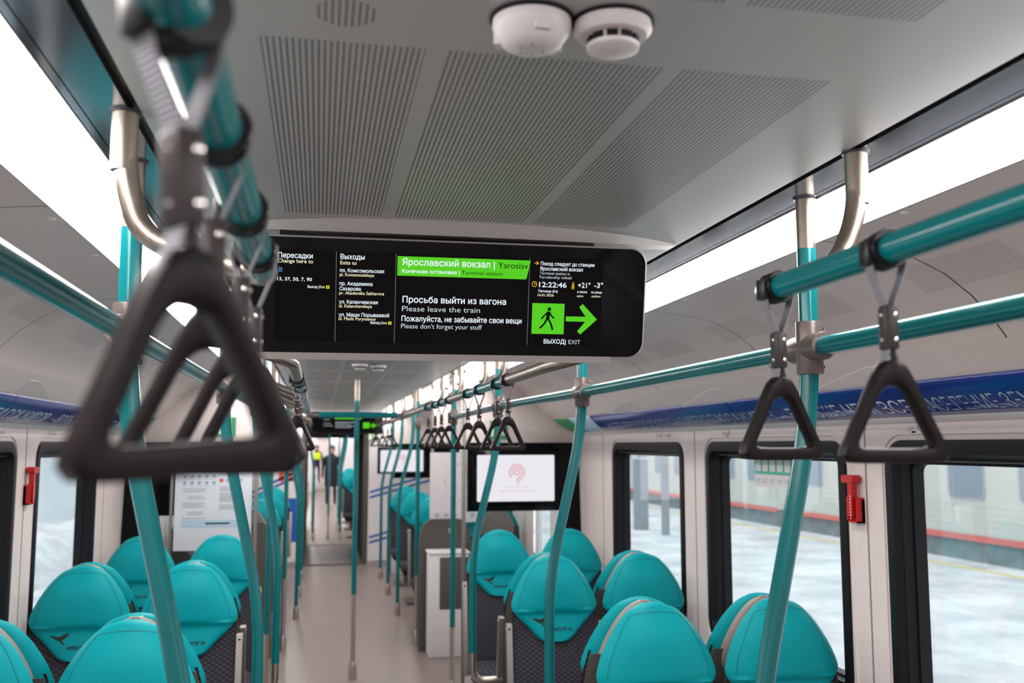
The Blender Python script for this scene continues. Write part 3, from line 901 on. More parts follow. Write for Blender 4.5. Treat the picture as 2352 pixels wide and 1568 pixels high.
# ================================================================== RAILS, POLES
RAD = .0190
TR = .0195
def pole(name, path, label, zt=2.17, zb=None, fil=.16, conn=None, group=None, foot=False, ring=True, tail=None):
    """stanchion: steel top, teal shaft (bent), optional steel tail"""
    x, y, z = path[0]
    r = thing(name, label, 'grab pole', (path[-1][0] if foot else x, y, 0 if foot else path[-1][2]), 0, group)
    ox, oy, oz = r.location
    def loc(p): return (p[0] - ox, p[1] - oy, p[2] - oz)
    MB().tube([loc((x, y, z)), loc((x, y, zt))], TR * .98, 'steel').build('steel_top', r)
    pth = [(x, y, zt)] + list(path[1:])
    if foot and zb: pth[-1] = (pth[-1][0], pth[-1][1], zb)
    MB().tube([loc(p) for p in fillet(pth, fil)], TR, 'teal').build('shaft', r)
    if foot:
        bx_, by_ = path[-1][0], path[-1][1]
        if zb: MB().tube([loc((bx_, by_, zb)), loc((bx_, by_, .0))], TR * .93, 'steel_lit').build('steel_lower', r)
        MB().lathe([(.021, .0), (.032, .0), (.032, .02), (.030, .10), (.0205, .13)], 'steel_lit', c=loc((bx_, by_, 0)), n=18).build('foot_cup', r)
    if tail: MB().tube([loc(p) for p in fillet(tail, .12)], TR * .95, 'steel_lit').build('steel_tail', r)
    if ring: MB().lathe([(.021, 0), (.024, 0), (.024, -.004), (.021, -.004)], 'seam', c=loc((x, y, z)), n=18).build('collar', r)
    if conn is not None:
        m = MB(); cx_, cy_, cz_ = loc((x, y, conn))
        m.lathe([(.020, -.055), (.0265, -.055), (.0275, -.052), (.0275, .052), (.0265, .055), (.020, .055)], 'conn', c=(cx_, cy_, cz_), n=22)
        m.lathe([(.020, -.062), (.0275, -.062), (.029, -.058), (.029, .058), (.0275, .062), (.020, .062)], 'conn', c=(cx_, cy_, cz_), n=22, axis='Y')
        co = m.build('connector', r, angle=40)
        m = MB()
        for dy in (-.022, .022):
            for dz in (-.040, .040):
                m.lathe([(.0005, .0), (.004, .0), (.0035, .0025), (.0005, .003)], 'rivet', c=(cx_ + .0262, cy_ + dy * .5, cz_ + dz), n=10, axis='X')
        m.box(cx_ + .0262, cx_ + .0279, cy_ - .0007, cy_ + .0007, cz_ - .055, cz_ - .03, 'seam'); m.box(cx_ + .0262, cx_ + .0279, cy_ - .0007, cy_ + .0007, cz_ + .03, cz_ + .055, 'seam')
        m.build('clamp_screws', co)
    return r

RZ = 2.035               # grab rail height
XRR, XRL = .67, -.08     # upper rails
LZ = 2.0                 # lower rails run through the pole connectors
PX = {1: 1.0, -1: -.345}
def bent(s, y, top=None, z1=1.87, z2=1.30, xb=None):
    xt = top if top is not None else PX[s]
    xb = xb if xb is not None else (.85 if s > 0 else -.20)
    return [(xt, y, ZC), (xt, y, z1), (xb, y, z2)]
# nearest pair: foreground
pole('grab_pole', [(1.0, 1.83, ZC), (1.0, 1.83, 1.875), (.86, 1.83, 1.25), (.85, 1.83, .5), (.85, 1.83, 0)], 'nearest teal pole on the right, with steel top, between the two triangle handles', zt=2.21, conn=LZ, foot=True)
pole('grab_pole', [(-.345, 1.83, ZC), (-.345, 1.83, 1.875), (-.21, 1.83, 1.28), (-.19, 1.83, .5), (-.19, 1.83, 0)], 'nearest teal pole on the left, slanting behind the big blurred handle', zt=2.195, conn=LZ, foot=True)
pole('grab_pole', [(.985, 3.55, ZC), (.985, 3.55, 1.87), (.852, 3.55, 1.30), (.852, 3.55, .5), (.852, 3.55, 0)], 'second teal pole on the right, bent in front of the second row seat', zt=2.2, conn=2.0, foot=True)
pole('grab_pole', [(-.335, 3.55, ZC), (-.335, 3.55, 1.87), (-.195, 3.55, 1.235), (-.195, 3.55, .5), (-.195, 3.55, 0)], 'second teal pole on the left, bent beside the second row seats', zt=2.2, conn=2.0, foot=True)
pole('grab_pole', [(.925, 5.0, ZC), (.925, 5.0, 1.80), (.795, 5.0, 1.27), (.795, 5.0, .74)], 'third teal pole on the right, with steel hooked lower end at a seat', zt=2.2, conn=2.0, tail=[(.795, 5.0, .74), (.795, 5.0, .60), (.95, 5.0, .60)])
pole('grab_pole', [(-.313, 5.0, ZC), (-.313, 5.0, 1.85), (-.19, 5.0, 1.30), (-.19, 5.0, .73)], 'third teal pole on the left, with steel hooked lower end at a seat', zt=2.2, conn=2.0, tail=[(-.19, 5.0, .73), (-.19, 5.0, .60), (-.34, 5.0, .60)])
pole('grab_pole', [(.29, 7.745, ZC), (.29, 7.745, 0)], 'straight teal pole standing alone in the middle of the aisle', zt=2.15, zb=.64, foot=True)
pole('grab_pole', [(.965, 7.0, ZC), (.965, 7.0, 0)], 'straight teal pole in front of the white route map on the right', zt=2.2, zb=.50, foot=True, conn=2.0)
pole('grab_pole', [(.897, 8.9, ZC), (.897, 8.9, 0)], 'straight teal pole with long steel foot left of the white cabinet', zt=2.2, zb=.62, foot=True, conn=2.0)
pole('grab_pole', [(-.33, 7.0, ZC), (-.33, 7.0, 0)], 'straight teal pole at the left partition with the notice poster', zt=2.2, zb=.50, foot=True, conn=2.0)
pole('grab_pole', [(-.28, 8.9, ZC), (-.28, 8.9, 0)], 'straight teal pole at the far left edge of the entrance area', zt=2.2, zb=.62, foot=True, conn=2.0)
for k, y in enumerate((10.45, 11.9, 13.35)):
    o_ = ('first', 'second', 'third')[k]
    for s in (1, -1):
        pole('grab_pole', bent(s, y, z1=1.85, z2=1.28) + [((.85 if s > 0 else -.20), y, 0)], '%s bent far teal pole past the entrance area, %s of the aisle' % (o_, 'right' if s > 0 else 'left'), zt=2.2, foot=True)
pole('grab_pole', [(.20, 19.0, ZC), (.20, 19.0, 0)], 'far straight teal pole in the middle of the second carriage aisle', zt=2.1, zb=.45, foot=True)
for k, (x, y) in enumerate(((.43, 18.9), (-.08, 18.9), (.44, 20.6), (-.10, 20.6), (.45, 22.4), (-.12, 22.4))):
    pole('grab_pole', [(x + (.1 if x > .3 else -.1), y, ZC), (x + (.1 if x > .3 else -.1), y, 1.85), (x, y, 1.3), (x, y, 0)], '%s teal pole %s of the aisle inside the second carriage' % (('nearest', 'nearest', 'middle', 'middle', 'farthest', 'farthest')[k], 'right' if x > .3 else 'left'), zt=2.2, foot=True)
pole('grab_pole', [(.30, 27.0, ZC), (.30, 27.0, 0)], 'thin teal pole in front of the person in black', zt=2.1, zb=.45, foot=True)

# lower rails through the connectors
def railmesh(pts, mat, r=RAD, fil=.10, n=14): return MB().tube(fillet(pts, fil), r, mat, n)
for s, xs in ((1, (1.0, .985, .925, .965)), (-1, (-.345, -.335, -.313, -.33))):
    ys = (1.83, 3.55, 5.0, 7.0); nm = 'right' if s > 0 else 'left'
    prev = (xs[0] + (-.005 if s > 0 else .0), -2.5, LZ + (0 if s > 0 else .0))
    ords = ('nearest', 'second', 'third', 'farthest')
    for k in range(4):
        p = (xs[k], ys[k], LZ)
        a = Vector(prev); b = Vector(p); d = (b - a).normalized()
        a2 = a + d * (.0 if k == 0 else .05); b2 = b - d * .05
        o = MB().tube([a2, b2], RAD, 'teal').build('lower_rail')
        tag(o, '%s length of teal rail joining the %s pole connectors' % (ords[k], nm), 'grab rail')
        prev = p

# upper rails
r = thing('grab_rail', 'near right teal rail carrying two handles, steel elbow up to the ceiling', 'grab rail', (XRR, 1.3, RZ))
def L_(p, o=(XRR, 1.3, RZ)): return tuple(p[i] - o[i] for i in range(3))
MB().tube([L_((XRR, -2.5, RZ)), L_((XRR, 1.345, RZ))], RAD, 'teal', 18).build('rail', r)
el = [(XRR, 1.345, RZ), (.682, 1.378, RZ + .004), (.78, 1.44, 2.073), (.885, 1.505, 2.118), (.928, 1.514, 2.21), (.930, 1.515, ZC)]
MB().tube([L_(p) for p in fillet(el, .055, 9)], RAD * .97, 'steel', 18).build('hanger', r)
MB().tube([L_((.930, 1.515, 2.225)), L_((.930, 1.515, ZC))], RAD * 1.06, 'steel', 18).build('hanger_sleeve', r)
MB().lathe([(.020, 0), (.024, 0), (.024, -.004), (.020, -.004)], 'seam', c=L_((.930, 1.515, ZC)), n=18).build('collar', r)
r = thing('grab_rail', 'near left teal rail carrying the big blurred handles, steel elbow up to the ceiling', 'grab rail', (XRL, 1.3, RZ))
LL = lambda p: L_(p, (XRL, 1.3, RZ))
MB().tube([LL((XRL, -2.5, RZ)), LL((XRL, 1.30, RZ))], RAD, 'teal', 18).build('rail', r)
el = [(XRL, 1.30, RZ), (XRL, 1.41, RZ + .01), (-.115, 1.50, RZ + .03), (-.20, 1.54, 2.092), (-.28, 1.55, 2.125), (-.307, 1.55, 2.22), (-.309, 1.55, ZC)]
MB().tube([LL(p) for p in fillet(el, .055, 9)], RAD * .97, 'steel', 18).build('hanger', r)
MB().tube([LL((-.309, 1.55, 2.225)), LL((-.309, 1.55, ZC))], RAD * 1.06, 'steel', 18).build('hanger_sleeve', r)
MB().lathe([(.020, 0), (.024, 0), (.024, -.004), (.020, -.004)], 'seam', c=LL((-.309, 1.55, ZC)), n=18).build('collar', r)
# second rails beyond the display, joined over the aisle by a cross bar
for s in (1, -1):
    x = XRR if s > 0 else XRL; nm = 'right' if s > 0 else 'left'
    r = thing('grab_rail', 'long teal and steel rail past the display on the %s, hung with many handles' % nm, 'grab rail', (x, 4.5, RZ))
    LO = lambda p, x=x: L_(p, (x, 4.5, RZ))
    xs_ = side(s, .62 if s > 0 else .61)
    MB().tube([LO(p) for p in fillet([(xs_, 2.76, ZC), (xs_, 2.76, 2.10), (x, 2.74, RZ), (x, 3.42, RZ)], .11)], RAD, 'steel_y').build('steel_section', r)
    MB().tube([LO((x, 3.42, RZ)), LO((x, 4.55, RZ))], RAD, 'teal').build('teal_section', r)
    MB().tube([LO((x, 4.55, RZ)), LO((x, 4.98, RZ))], RAD, 'steel_y').build('steel_section', r)
    MB().tube([LO((x, 4.98, RZ)), LO((x, 6.15, RZ))], RAD, 'teal').build('teal_section', r)
    MB().tube([LO(p) for p in fillet([(x, 6.15, RZ), (x, 7.745, RZ), (side(s, .30), 7.745, RZ)], .10)], RAD, 'steel_y').build('steel_section', r)
    for y in (4.78, 5.35, 6.35, 7.3):
        MB().tube([LO(p) for p in fillet([(xs_, y, ZC), (xs_, y, 2.12), (x, y + .03, RZ)], .09)], RAD * .9, 'steel').build('hanger', r)
o = MB().tube([(side(-1, .31), 7.745, RZ), (side(1, .31), 7.745, RZ)], .024, 'teal').build('cross_bar')
tag(o, 'teal cross bar over the aisle meeting the middle pole', 'grab rail')
for s in (1, -1):
    x = side(s, .40); nm = 'right' if s > 0 else 'left'
    r = thing('grab_rail', 'far steel rail past the entrance area on the %s' % nm, 'grab rail', (x, 11, RZ))
    MB().tube([L_(p, (x, 11, RZ)) for p in fillet([(side(s, .61), 9.3, ZC), (side(s, .61), 9.3, 2.1), (x, 9.3, RZ), (x, 14.2, RZ)], .1)], RAD, 'steel_y').build('rail', r)
    for y in (10.5, 11.9, 13.4):
        MB().tube([L_(p, (x, 11, RZ)) for p in fillet([(side(s, .61), y, ZC), (side(s, .61), y, 2.12), (x, y, RZ)], .09)], RAD * .9, 'steel').build('hanger', r)
for y, lb in ((19.0, 'first teal cross bar inside the second carriage'), (26.8, 'farthest small teal cross bar down the train')):
    o = MB().tube([(-.35, y, 2.03), (.95, y, 2.03)], .022, 'teal').build('cross_bar'); tag(o, lb, 'grab rail')

# ================================================================== STRAP HANDLES
PXS = .132 / 220
PZS = .124 / 236
half_o = [(0, 0), (14, 3), (25, 12), (37, 34), (50, 66), (66, 108), (84, 150), (98, 184), (107, 204), (110, 215), (108, 225), (101, 232), (90, 235), (50, 236), (0, 236)]
half_i = [(0, 60), (13, 62), (24, 71), (35, 90), (49, 124), (63, 158), (74, 184), (77, 193), (74, 199), (66, 201), (30, 202), (0, 202)]
def full(h, n=23):
    r_ = resample(h, n)
    return r_ + [(-a, b) for a, b in r_[-2:0:-1]]
def catmull(pts):
    return pts
FO, FI = full(half_o), full(half_i)
def handle_parts():
    m = MB(); rings = []
    sec = [(0.0, .0085), (.10, .0115), (.28, .0125), (.72, .0125), (.90, .0115), (1.0, .0085), (1.0, -.0085), (.90, -.0115), (.72, -.0125), (.28, -.0125), (.10, -.0115), (0.0, -.0085)]
    nn = len(FO)
    for i in range(nn):
        a = FO[i]; b = FI[i]
        rings.append([((a[0] * (1 - t) + b[0] * t) * PXS, y, -(a[1] * (1 - t) + b[1] * t) * PZS) for t, y in sec])
    vs = [p for r_ in rings for p in r_]; k = len(sec); fs = []
    for i in range(nn):
        for j in range(k):
            fs.append([i * k + j, i * k + (j + 1) % k, ((i + 1) % nn) * k + (j + 1) % k, ((i + 1) % nn) * k + j])
    m.put(vs, fs, 'handle')
    return m
def make_handle(name, label, group):
    """origin on the rail axis; the grip hangs 0.133 below it"""
    r = thing(name, label, 'strap handle', (0, 0, 0), 0, group)
    m = MB()
    m.lathe([(.0195, -.018), (.0235, -.018), (.0245, -.015), (.0245, -.004), (.0228, -.002), (.0228, .003), (.0245, .005), (.0245, .015), (.0235, .018), (.0195, .018)], 'clamp', n=24, axis='Y')
    m.box(-.029, -.020, -.014, .012, -.020, .012, 'clamp', .003)
    m.build('clamp', r, angle=40)
    m = MB()
    for s in (1, -1):
        pts = [(s * .0245, .010), (s * .0250, -.006), (s * .020, -.030), (s * .006, -.066), (s * .0035, -.075)]
        th = .0012
        ring = [[(x - s * th, y, z) for (x, z) in pts for y in (0,)] for _ in (0,)]
        A = [[(x, -.0095, z), (x, .0095, z), (x - s * 2 * th, .0095, z), (x - s * 2 * th, -.0095, z)] for x, z in pts]
        m.loft(A, 'web')
    m.build('strap', r, angle=50)
    m = MB()
    m.box(-.0085, .0085, -.0115, .0115, -.122, -.068, 'sleeve', .003)
    sl = m.build('strap_sleeve', r, angle=40)
    for z in (-.080, -.110):
        for s in (1, -1):
            pr = [(.0004, 0), (.0030, 0), (.0026, -.0014 * s), (.0004, -.0018 * s)]
            MB().lathe(pr, 'rivet', c=(.003, -.0115 * s, z), n=10, axis='Y').build('rivet', sl)
            pr = [(.0004, 0), (.0030, 0), (.0026, .0014 * s), (.0004, .0018 * s)]
            MB().lathe(pr, 'rivet', c=(.0085 * s, 0, z), n=10, axis='X').build('rivet', sl)
    m = MB()
    for s in (1, -1):
        A = [[(s * .0035 + x, -.0095, z), (s * .0035 + x, .0095, z), (s * .0035 + x + .0022, .0095, z), (s * .0035 + x + .0022, -.0095, z)] for x, z in ((-.001, -.120), (s * .004 - .001, -.136), (s * .0075 - .001, -.148))]
        m.loft(A, 'web')
    m.build('lower_strap', r, angle=50)
    m = handle_parts()
    g = m.build('grip', r, angle=38)
    g.location = (0, 0, -.133)
    m = MB()
    m.lathe([(.0003, -.0128), (.0042, -.0128), (.0042, .0128), (.0003, .0128)], 'blackm', c=(0, 0, -.0085), n=14, axis='Y')
    m.build('pin', g)
    return r
H0 = make_handle('strap_handle', '', None)
used = [False]
def hang(x, y, rz, label, group=None, z=RZ):
    if not used[0]:
        used[0] = True; o = H0
        o.location = (x, y, z); o.rotation_euler = (0, 0, rz); o['label'] = label
        if group: o['group'] = group
    else: o = dup(H0, (x, y, z), rz, label, group)
    return o
hang(XRR, 1.035, R(-7), 'sharp dark triangle handle nearest on the right rail, right of the pole')
hang(XRR, 1.318, R(3), 'dark triangle handle second on the right rail, left of the nearest pole')
big = hang(XRL, .525, R(36), 'huge blurred dark triangle handle closest to the camera on the left rail')
big.rotation_euler = (0, R(-3.6), R(36)); big.scale = (1, 1, .98)
hang(XRL, .735, R(8), 'blurred dark triangle handle second on the left rail, seen through the closest one')
hang(XRL, .99, R(4), 'dark triangle handle third on the left rail, partly hidden by the two nearer ones')
hang(XRL, 1.20, R(-4), 'dark triangle handle fourth and last on the near left rail, beside the display edge')
g1 = 'small dark triangle handles on the right rail just past the display'
for k, y in enumerate((3.42, 3.63, 4.06, 4.38)):
    hang(XRR, y, R((5, -4, 8, -3)[k]), ('first', 'second', 'third', 'fourth')[k] + ' from the right of the dark handles just below the display')
for k, y in enumerate((5.02, 5.36, 5.66, 6.02)):
    hang(XRR, y, R((-5, 4, 2, -6)[k]), ('first', 'second', 'third', 'fourth')[k] + ' from the right of the smaller dark handles by the cross bar')
for k, y in enumerate((9.6, 10.1, 10.9, 12.0, 12.4)):
    hang(side(1, .40), y, R(4 * (-1) ** k), ('first', 'second', 'third', 'fourth', 'fifth')[k] + ' from the right of the tiny far dark handles left of the second screen')
for k, y in enumerate((3.45, 3.7, 4.1)):
    hang(XRL, y, 0, ('nearest', 'middle', 'farthest')[k] + ' dark handle on the long left rail, mostly behind the big blurred one')

# ================================================================== SEATS
def hw_head(z):
    P = [(.838, .050), (.842, .070), (.852, .088), (.88, .114), (.92, .152), (.955, .186), (.985, .211), (1.0, .217), (1.02, .218), (1.06, .205), (1.10, .186), (1.14, .163), (1.17, .143), (1.20, .116), (1.22, .093), (1.232, .072), (1.24, .045)]
    if z <= P[0][0]: return P[0][1]
    for (a, b), (c, d) in zip(P, P[1:]):
        if z <= c: return b + (d - b) * (z - a) / (c - a)
    return P[-1][1]
def yc(z): return (z - 1.24) * math.tan(R(9))      # reclined centre plane, top leans to +Y
def bulge(z):
    if z < .965: return .020
    if z < .995: return .020 + .026 * (z - .965) / .03
    t = (z - .995) / (1.24 - .995)
    return .046 + .016 * math.sin(PI * min(1, t * 1.15) * .8) - .028 * max(0, t - .6) / .4
def head_rings(zs, front, back, inset=0.0):
    rings = []
    for z in zs:
        h = max(.02, hw_head(z) - inset); ring = []
        f = front(z)
        for k in range(24):
            t = -1 + 2 * k / 23; a = abs(t)
            ring.append((h * t, yc(z) - f * (1 - a ** (2.6 if z > .985 else 7)) ** .7 - .002, z))
        for k in range(12):
            t = 1 - 2 * k / 11; a = abs(t)
            ring.append((h * t * .99, yc(z) + back * (1 - a ** 6) ** .5 + .001, z))
        rings.append(ring)
    return rings
ZS = [.838, .842, .852, .87, .89, .92, .945, .96, .968, .976, .984, .992, 1.0, 1.015, 1.04, 1.07, 1.10, 1.13, 1.16, 1.185, 1.205, 1.22, 1.23, 1.237, 1.241]
def fy(x, z):
    h = hw_head(z); a = min(.98, abs(x) / h)
    return yc(z) - bulge(z) * (1 - a ** (2.6 if z > .985 else 7)) ** .7 - .002
def make_seat(name, label, bs=-1, away=False):
    r = thing(name, label, 'seat')
    m = MB()
    rings = head_rings(ZS, bulge, .030)
    zt = 1.246
    rings.append([(x * .55, yc(zt) + (y - yc(1.241)) * .55, zt) for x, y, z in rings[-1]])
    m.loft(rings, 'seat')
    hd = m.build('headrest', r, angle=60)
    # bird emblem and the name on the flat lower part
    m = MB()
    bird = [[(-.036, .013), (-.018, .014), (-.002, .009), (.005, .0), (-.005, -.005), (-.020, .004)], [(-.005, .009), (.011, .009), (.021, .0), (.015, -.011), (.0, -.007)],
            [(.008, .005), (.020, .015), (.040, .023), (.049, .021), (.041, .008), (.027, -.003), (.014, -.007)], [(.009, -.006), (.018, -.006), (.035, -.028), (.026, -.026), (.015, -.015)]]
    for p in bird: m.poly([(-.085 + a, fy(-.085 + a, .936 + b) - .0018, .936 + b) for a, b in p], 'logo')
    m.build('bird_emblem', hd, smooth=False)
    m = MB()
    m.text('ИВОЛГА', lambda a, b: (a, fy(a, b) - .0016, b), -.042, .888, .0140, 'logo', .082, bold=.03)
    m.build('name_lettering', hd, smooth=False)
    pth = [(-.85 * hw_head(z), z) for z in (1.0, 1.03, 1.06, 1.09, 1.12, 1.15, 1.175, 1.195, 1.208)]
    pth += [(x, 1.208 + .012 * (1 - (x / .092) ** 2)) for x in (-.07, -.045, -.02, 0)]
    pth += [(-x, z) for x, z in pth[-2::-1]]
    MB().tube([(x, fy(x, z) - .0003, z) for x, z in pth], .0013, 'seatseam', 6).build('stitched_seam', hd)
    # beige hard shell between front cushion and rear
    m = MB()
    m.loft(head_rings(ZS, lambda z: -.028, .046, .024 if away else .007), 'shell')
    m.build('shell', r, angle=60)
    # woven back below
    m = MB(); rings = []
    for z in (.40, .43, .50, .60, .70, .80, .90, .97, 1.02, 1.06):
        h = .222 if z < .95 else .222 - .26 * (z - .95)
        f = .052 - .045 * max(0, min(1, (z - .70) / .14))
        if z == .40: f *= .6
        ring = []
        for k in range(20):
            t = -1 + 2 * k / 19
            ring.append((h * t, yc(z) - f * (1 - abs(t) ** 5) ** .6 + .016, z))
        for k in range(8):
            t = 1 - 2 * k / 7
            ring.append((h * t * .99, yc(z) + .030 * (1 - abs(t) ** 6) ** .5 + .006, z))
        rings.append(ring)
    m.loft(rings, 'fabric'); m.build('backrest', r, angle=60)
    # hard back panel
    m = MB(); rings = []
    for z in (.36, .40, .60, .80, .90, 1.0, 1.05):
        h = .218 if z < .95 else .218 - .3 * (z - .95)
        rings.append([(h * (-1 + 2 * k / 11), yc(z) + .030 + .012 * (1 - abs(-1 + 2 * k / 11) ** 4), z) for k in range(12)] + [(h * (1 - 2 * k / 11), yc(z) + .026, z) for k in range(12)])
    m.loft(rings, 'shelldk'); m.build('back_panel', r, angle=60)
    # cushion
    m = MB(); rings = []
    for y, zt, zb, h in ((-.155, .435, .385, .20), (-.165, .455, .375, .215), (-.30, .462, .37, .220), (-.48, .465, .37, .220), (-.58, .462, .372, .215), (-.61, .445, .385, .20)):
        p = rrect(-h, h, zb, zt, .03, 4)
        rings.append([(a, y, b) for a, b in p])
    m.loft(rings, 'fabric'); m.build('cushion', r, angle=60)
    m = MB()
    m.box(-.20, .20, -.55, -.12, .33, .372, 'blackm', .01)
    m.box(-.05, .05, -.42, -.22, .02, .335, 'shelldk', .02); m.box(-.16, .16, -.50, -.12, .0, .03, 'shelldk', .01)
    m.build('pedestal', r)
    # metal side strips with a screw
    for s in (bs,):
        m = MB()
        m.prism([(yc(.40) - .005, .36), (yc(.40) + .030, .36), (yc(.92) + .028, .915), (yc(.92) + .022, .925), (yc(.92) + .002, .925), (yc(.92) - .004, .915)], lambda a, b, d: (d, a, b), s * .2165, s * .244, 'alu')
        br = m.build('side_bracket', r, angle=30)
        m = MB()
        m.lathe([(.0006, 0), (.0075, 0), (.0065, s * .002), (.0006, s * .002)], 'rivet', c=(s * .244, yc(.90) + .010, .902), n=12, axis='X')
        m.lathe([(.0006, 0), (.0075, 0), (.0065, -.002), (.0006, -.002)], 'rivet', c=(s * .231, yc(.90) - .004, .902), n=12, axis='Y')
        m.build('screw', br)
    return r
PROTO = {}
def seat(x, y, rz, label, group=None):
    bs = (-1 if x > XC else 1) * (1 if rz == 0 else -1)     # metal strip on the aisle side
    key = (bs, rz != 0)
    if key not in PROTO:
        PROTO[key] = o = make_seat('passenger_seat', label, bs, rz != 0)
        o.location = (x, y, 0); o.rotation_euler = (0, 0, rz)
        return o
    return dup(PROTO[key], (x, y, 0), rz, label, group)
COLS = [(1.165, 'right-hand aisle seat'), (1.635, 'right-hand window seat'), (-.575, 'left-hand aisle seat'), (-1.046, 'left-hand window seat')]
for row, y in (('nearest', 3.30), ('second', 4.79), ('third', 6.26)):
    for x, w in COLS:
        seat(x, y, 0, 'turquoise seat facing the camera in the %s row, %s' % (row, w))
        if row != 'third':
            seat(x, y + .128, PI, 'turquoise seat back to back behind the %s row, %s' % (row, w))
for x, w in COLS:
    seat(x, 8.86, PI, 'seat turned away with dark taupe shell past the entrance, %s' % w)
for k, y in enumerate((10.15, 11.60, 13.05)):
    for x, w in COLS:
        seat(x, y, 0, 'small turquoise seat in the %s row past the entrance, %s' % (('first', 'second', 'third')[k], w))
for k, y in enumerate((19.6, 21.4, 23.2)):
    for x, w in (COLS[0], COLS[2]):
        seat(.72 if x > 0 else -.46, y, 0, 'tiny turquoise seat in the %s row of the second carriage, %s' % (('first', 'second', 'third')[k], w))

# ================================================================== PARTITIONS, SCREENS, POSTERS
def partition(y, s, label, dark=True):
    nm = 'right' if s > 0 else 'left'
    X = XR if s > 0 else XL
    r = thing('partition', label, 'partition', (side(s, 1.2), y, 0))
    ox = side(s, 1.2)
    a0 = side(s, .72) - ox; a1 = X - ox
    lo, hi = sorted((a0, a1))
    MB().box(lo, hi, -.004, .004, .55, 1.82, 'pane').build('clear_pane', r, smooth=False)
    MB().box(lo, hi, -.02, .02, .0, .55, 'whitewall', .005).build('lower_panel', r)
    if dark:
        # dark tinted glass: full upper field and a narrow leg at the wall
        w0, w1 = (.735 , 1.555)
        pts = [(w0, 1.33), (w0, 1.815), (1.50, 1.815), (1.535, 1.80), (1.555, 1.765), (1.572, 1.05), (1.455, 1.05), (1.445, 1.33)]
        MB().prism(pts, lambda a, b, d, s=s: (side(s, a) - ox, d, b), -.012, -.005, 'black').build('dark_glass', r, smooth=False)
    MB().box(*sorted((side(s, .70) - ox, side(s, .725) - ox)), -.018, .018, 0, ZC, 'alu', .006).build('edge_post', r)
    MB().box(lo, hi, .20 if y < 7 else -.02, .24 if y < 7 else .02, 1.70 if y < 7 else 1.82, 2.30, 'wall').build('header', r, smooth=False)
    return r
partition(6.80, 1, 'right glass partition with dark tinted upper panel behind the third row')
partition(6.80, -1, 'left glass partition with dark strip behind the third row', True)
# display pages on the partitions
def logo_rings(m, fn, cx_, cz_, k):
    def st(p, w): 
        for (a, b), (c, d) in zip(p, p[1:]):
            L = math.hypot(c - a, d - b); nx, ny = -(d - b) / L * w / 2, (c - a) / L * w / 2
            m.poly([fn(a + nx, b + ny), fn(c + nx, d + ny), fn(c - nx, d - ny), fn(a - nx, b - ny)], 'e_red')
    def ar(r_, a0, a1, n=20): return [(cx_ + k * r_ * math.cos(R(a0 + (a1 - a0) * i / n)), cz_ + k * r_ * math.sin(R(a0 + (a1 - a0) * i / n))) for i in range(n + 1)]
    st(ar(.30, 0, 360), .10 * k)
    st(ar(.62, 215, -45, 24) + [(cx_ - k * .10, cz_ - k * 1.10)], .10 * k)
    st(ar(.95, 225, -45, 28) + [(cx_ + k * .04, cz_ - k * 1.42)], .10 * k)
def ad_screen(x, y, z0, z1, w, label):
    r = thing('advert_screen', label, 'screen', (x, y, z0))
    h = z1 - z0
    MB().box(-.04, w + .04, .0, .03, -.03, h + .04, 'black', .008).build('casing', r)
    s_ = MB().prism(rrect(0, w, 0, h, .008), lambda a, b, d: (a, d, b), -.003, -.001, 'e_panel').build('screen', r, smooth=False)
    fn = lambda a, b: (a, -.0042, b)
    m = MB(); logo_rings(m, fn, w * .51, h * .63, h * .175); m.build('ring_emblem', s_, smooth=False)
    m = MB()
    m.text('Эксклюзивно для', fn, w * .36, h * .295, h * .036, 'e_pink', w * .665)
    m.text('Московского транспорта', fn, w * .285, h * .205, h * .036, 'e_pink', w * .745)
    m.build('caption', s_, smooth=False)
    return r
ad_screen(1.100, 6.755, 1.400, 1.727, .562, 'large white screen with red ring emblem on the right partition')
ad_screen(.845, 13.6, 1.425, 1.725, .60, 'small far white screen with red emblem beyond the route map')
# back wall behind far screen
r = partition(13.75, 1, 'far right partition carrying the small white screen', True)
# notice poster on left partition
r = thing('notice_poster', 'large pale blue notice with icons and lines of print on the left partition', 'poster', (-.935, 6.765, 1.10))
sh = MB().box(0, .497, 0, .006, 0, .66, 'poster').build('sheet', r, smooth=False)
f = lambda a, b: (a, -.0015, b)
m = MB()
rect(m, .05, .26, .525, .532, 'printblue', f)
for j in range(2):
    for i in range(5):
        cx_, cz_ = .06 + i * .047, .492 - j * .045
        m.poly([f(cx_ + .011 * math.cos(t * PI / 6), cz_ + .011 * math.sin(t * PI / 6)) for t in range(12)], 'printblue')
        rect(m, cx_ - .014, cx_ + .014, cz_ - .021, cz_ - .018, 'printgrey', f)
for j, z in enumerate((.40, .385, .355, .34, .31, .297, .284, .25, .235, .21)):
    rect(m, .05 + (.03 if j in (2, 3, 7, 8) else 0), .20 - .01 * (j % 3), z, z + .006, 'printgrey', f)
rect(m, .045, .46, .155, .20, 'printblue' if False else 'bluepale', f)
m.build('left_print', sh, smooth=False)
m = MB()
rect(m, .285, .42, .550, .562, 'redmark', f)
for z in (.53, .518, .506): rect(m, .285, .42, z, z + .005, 'printgrey', f)
for i in range(4):
    cx_ = .295 + i * .042
    m.poly([f(cx_ + .014 * math.cos(t * PI / 8), .462 + .014 * math.sin(t * PI / 8)) for t in range(16)], 'redmark' if i == 0 else 'printgrey')
for j, z in enumerate((.415, .403, .391, .37, .36, .35, .34, .33, .32, .295, .283, .271)): rect(m, .285, .415 - .012 * (j % 3), z, z + .006, 'printgrey', f)
m.text('8 (800) 000', lambda a, b: (a, -.002, b), .18, .17, .014, 'redmark', .36) if False else rect(m, .20, .36, .172, .182, 'redmark', f)
m.build('right_print', sh, smooth=False)
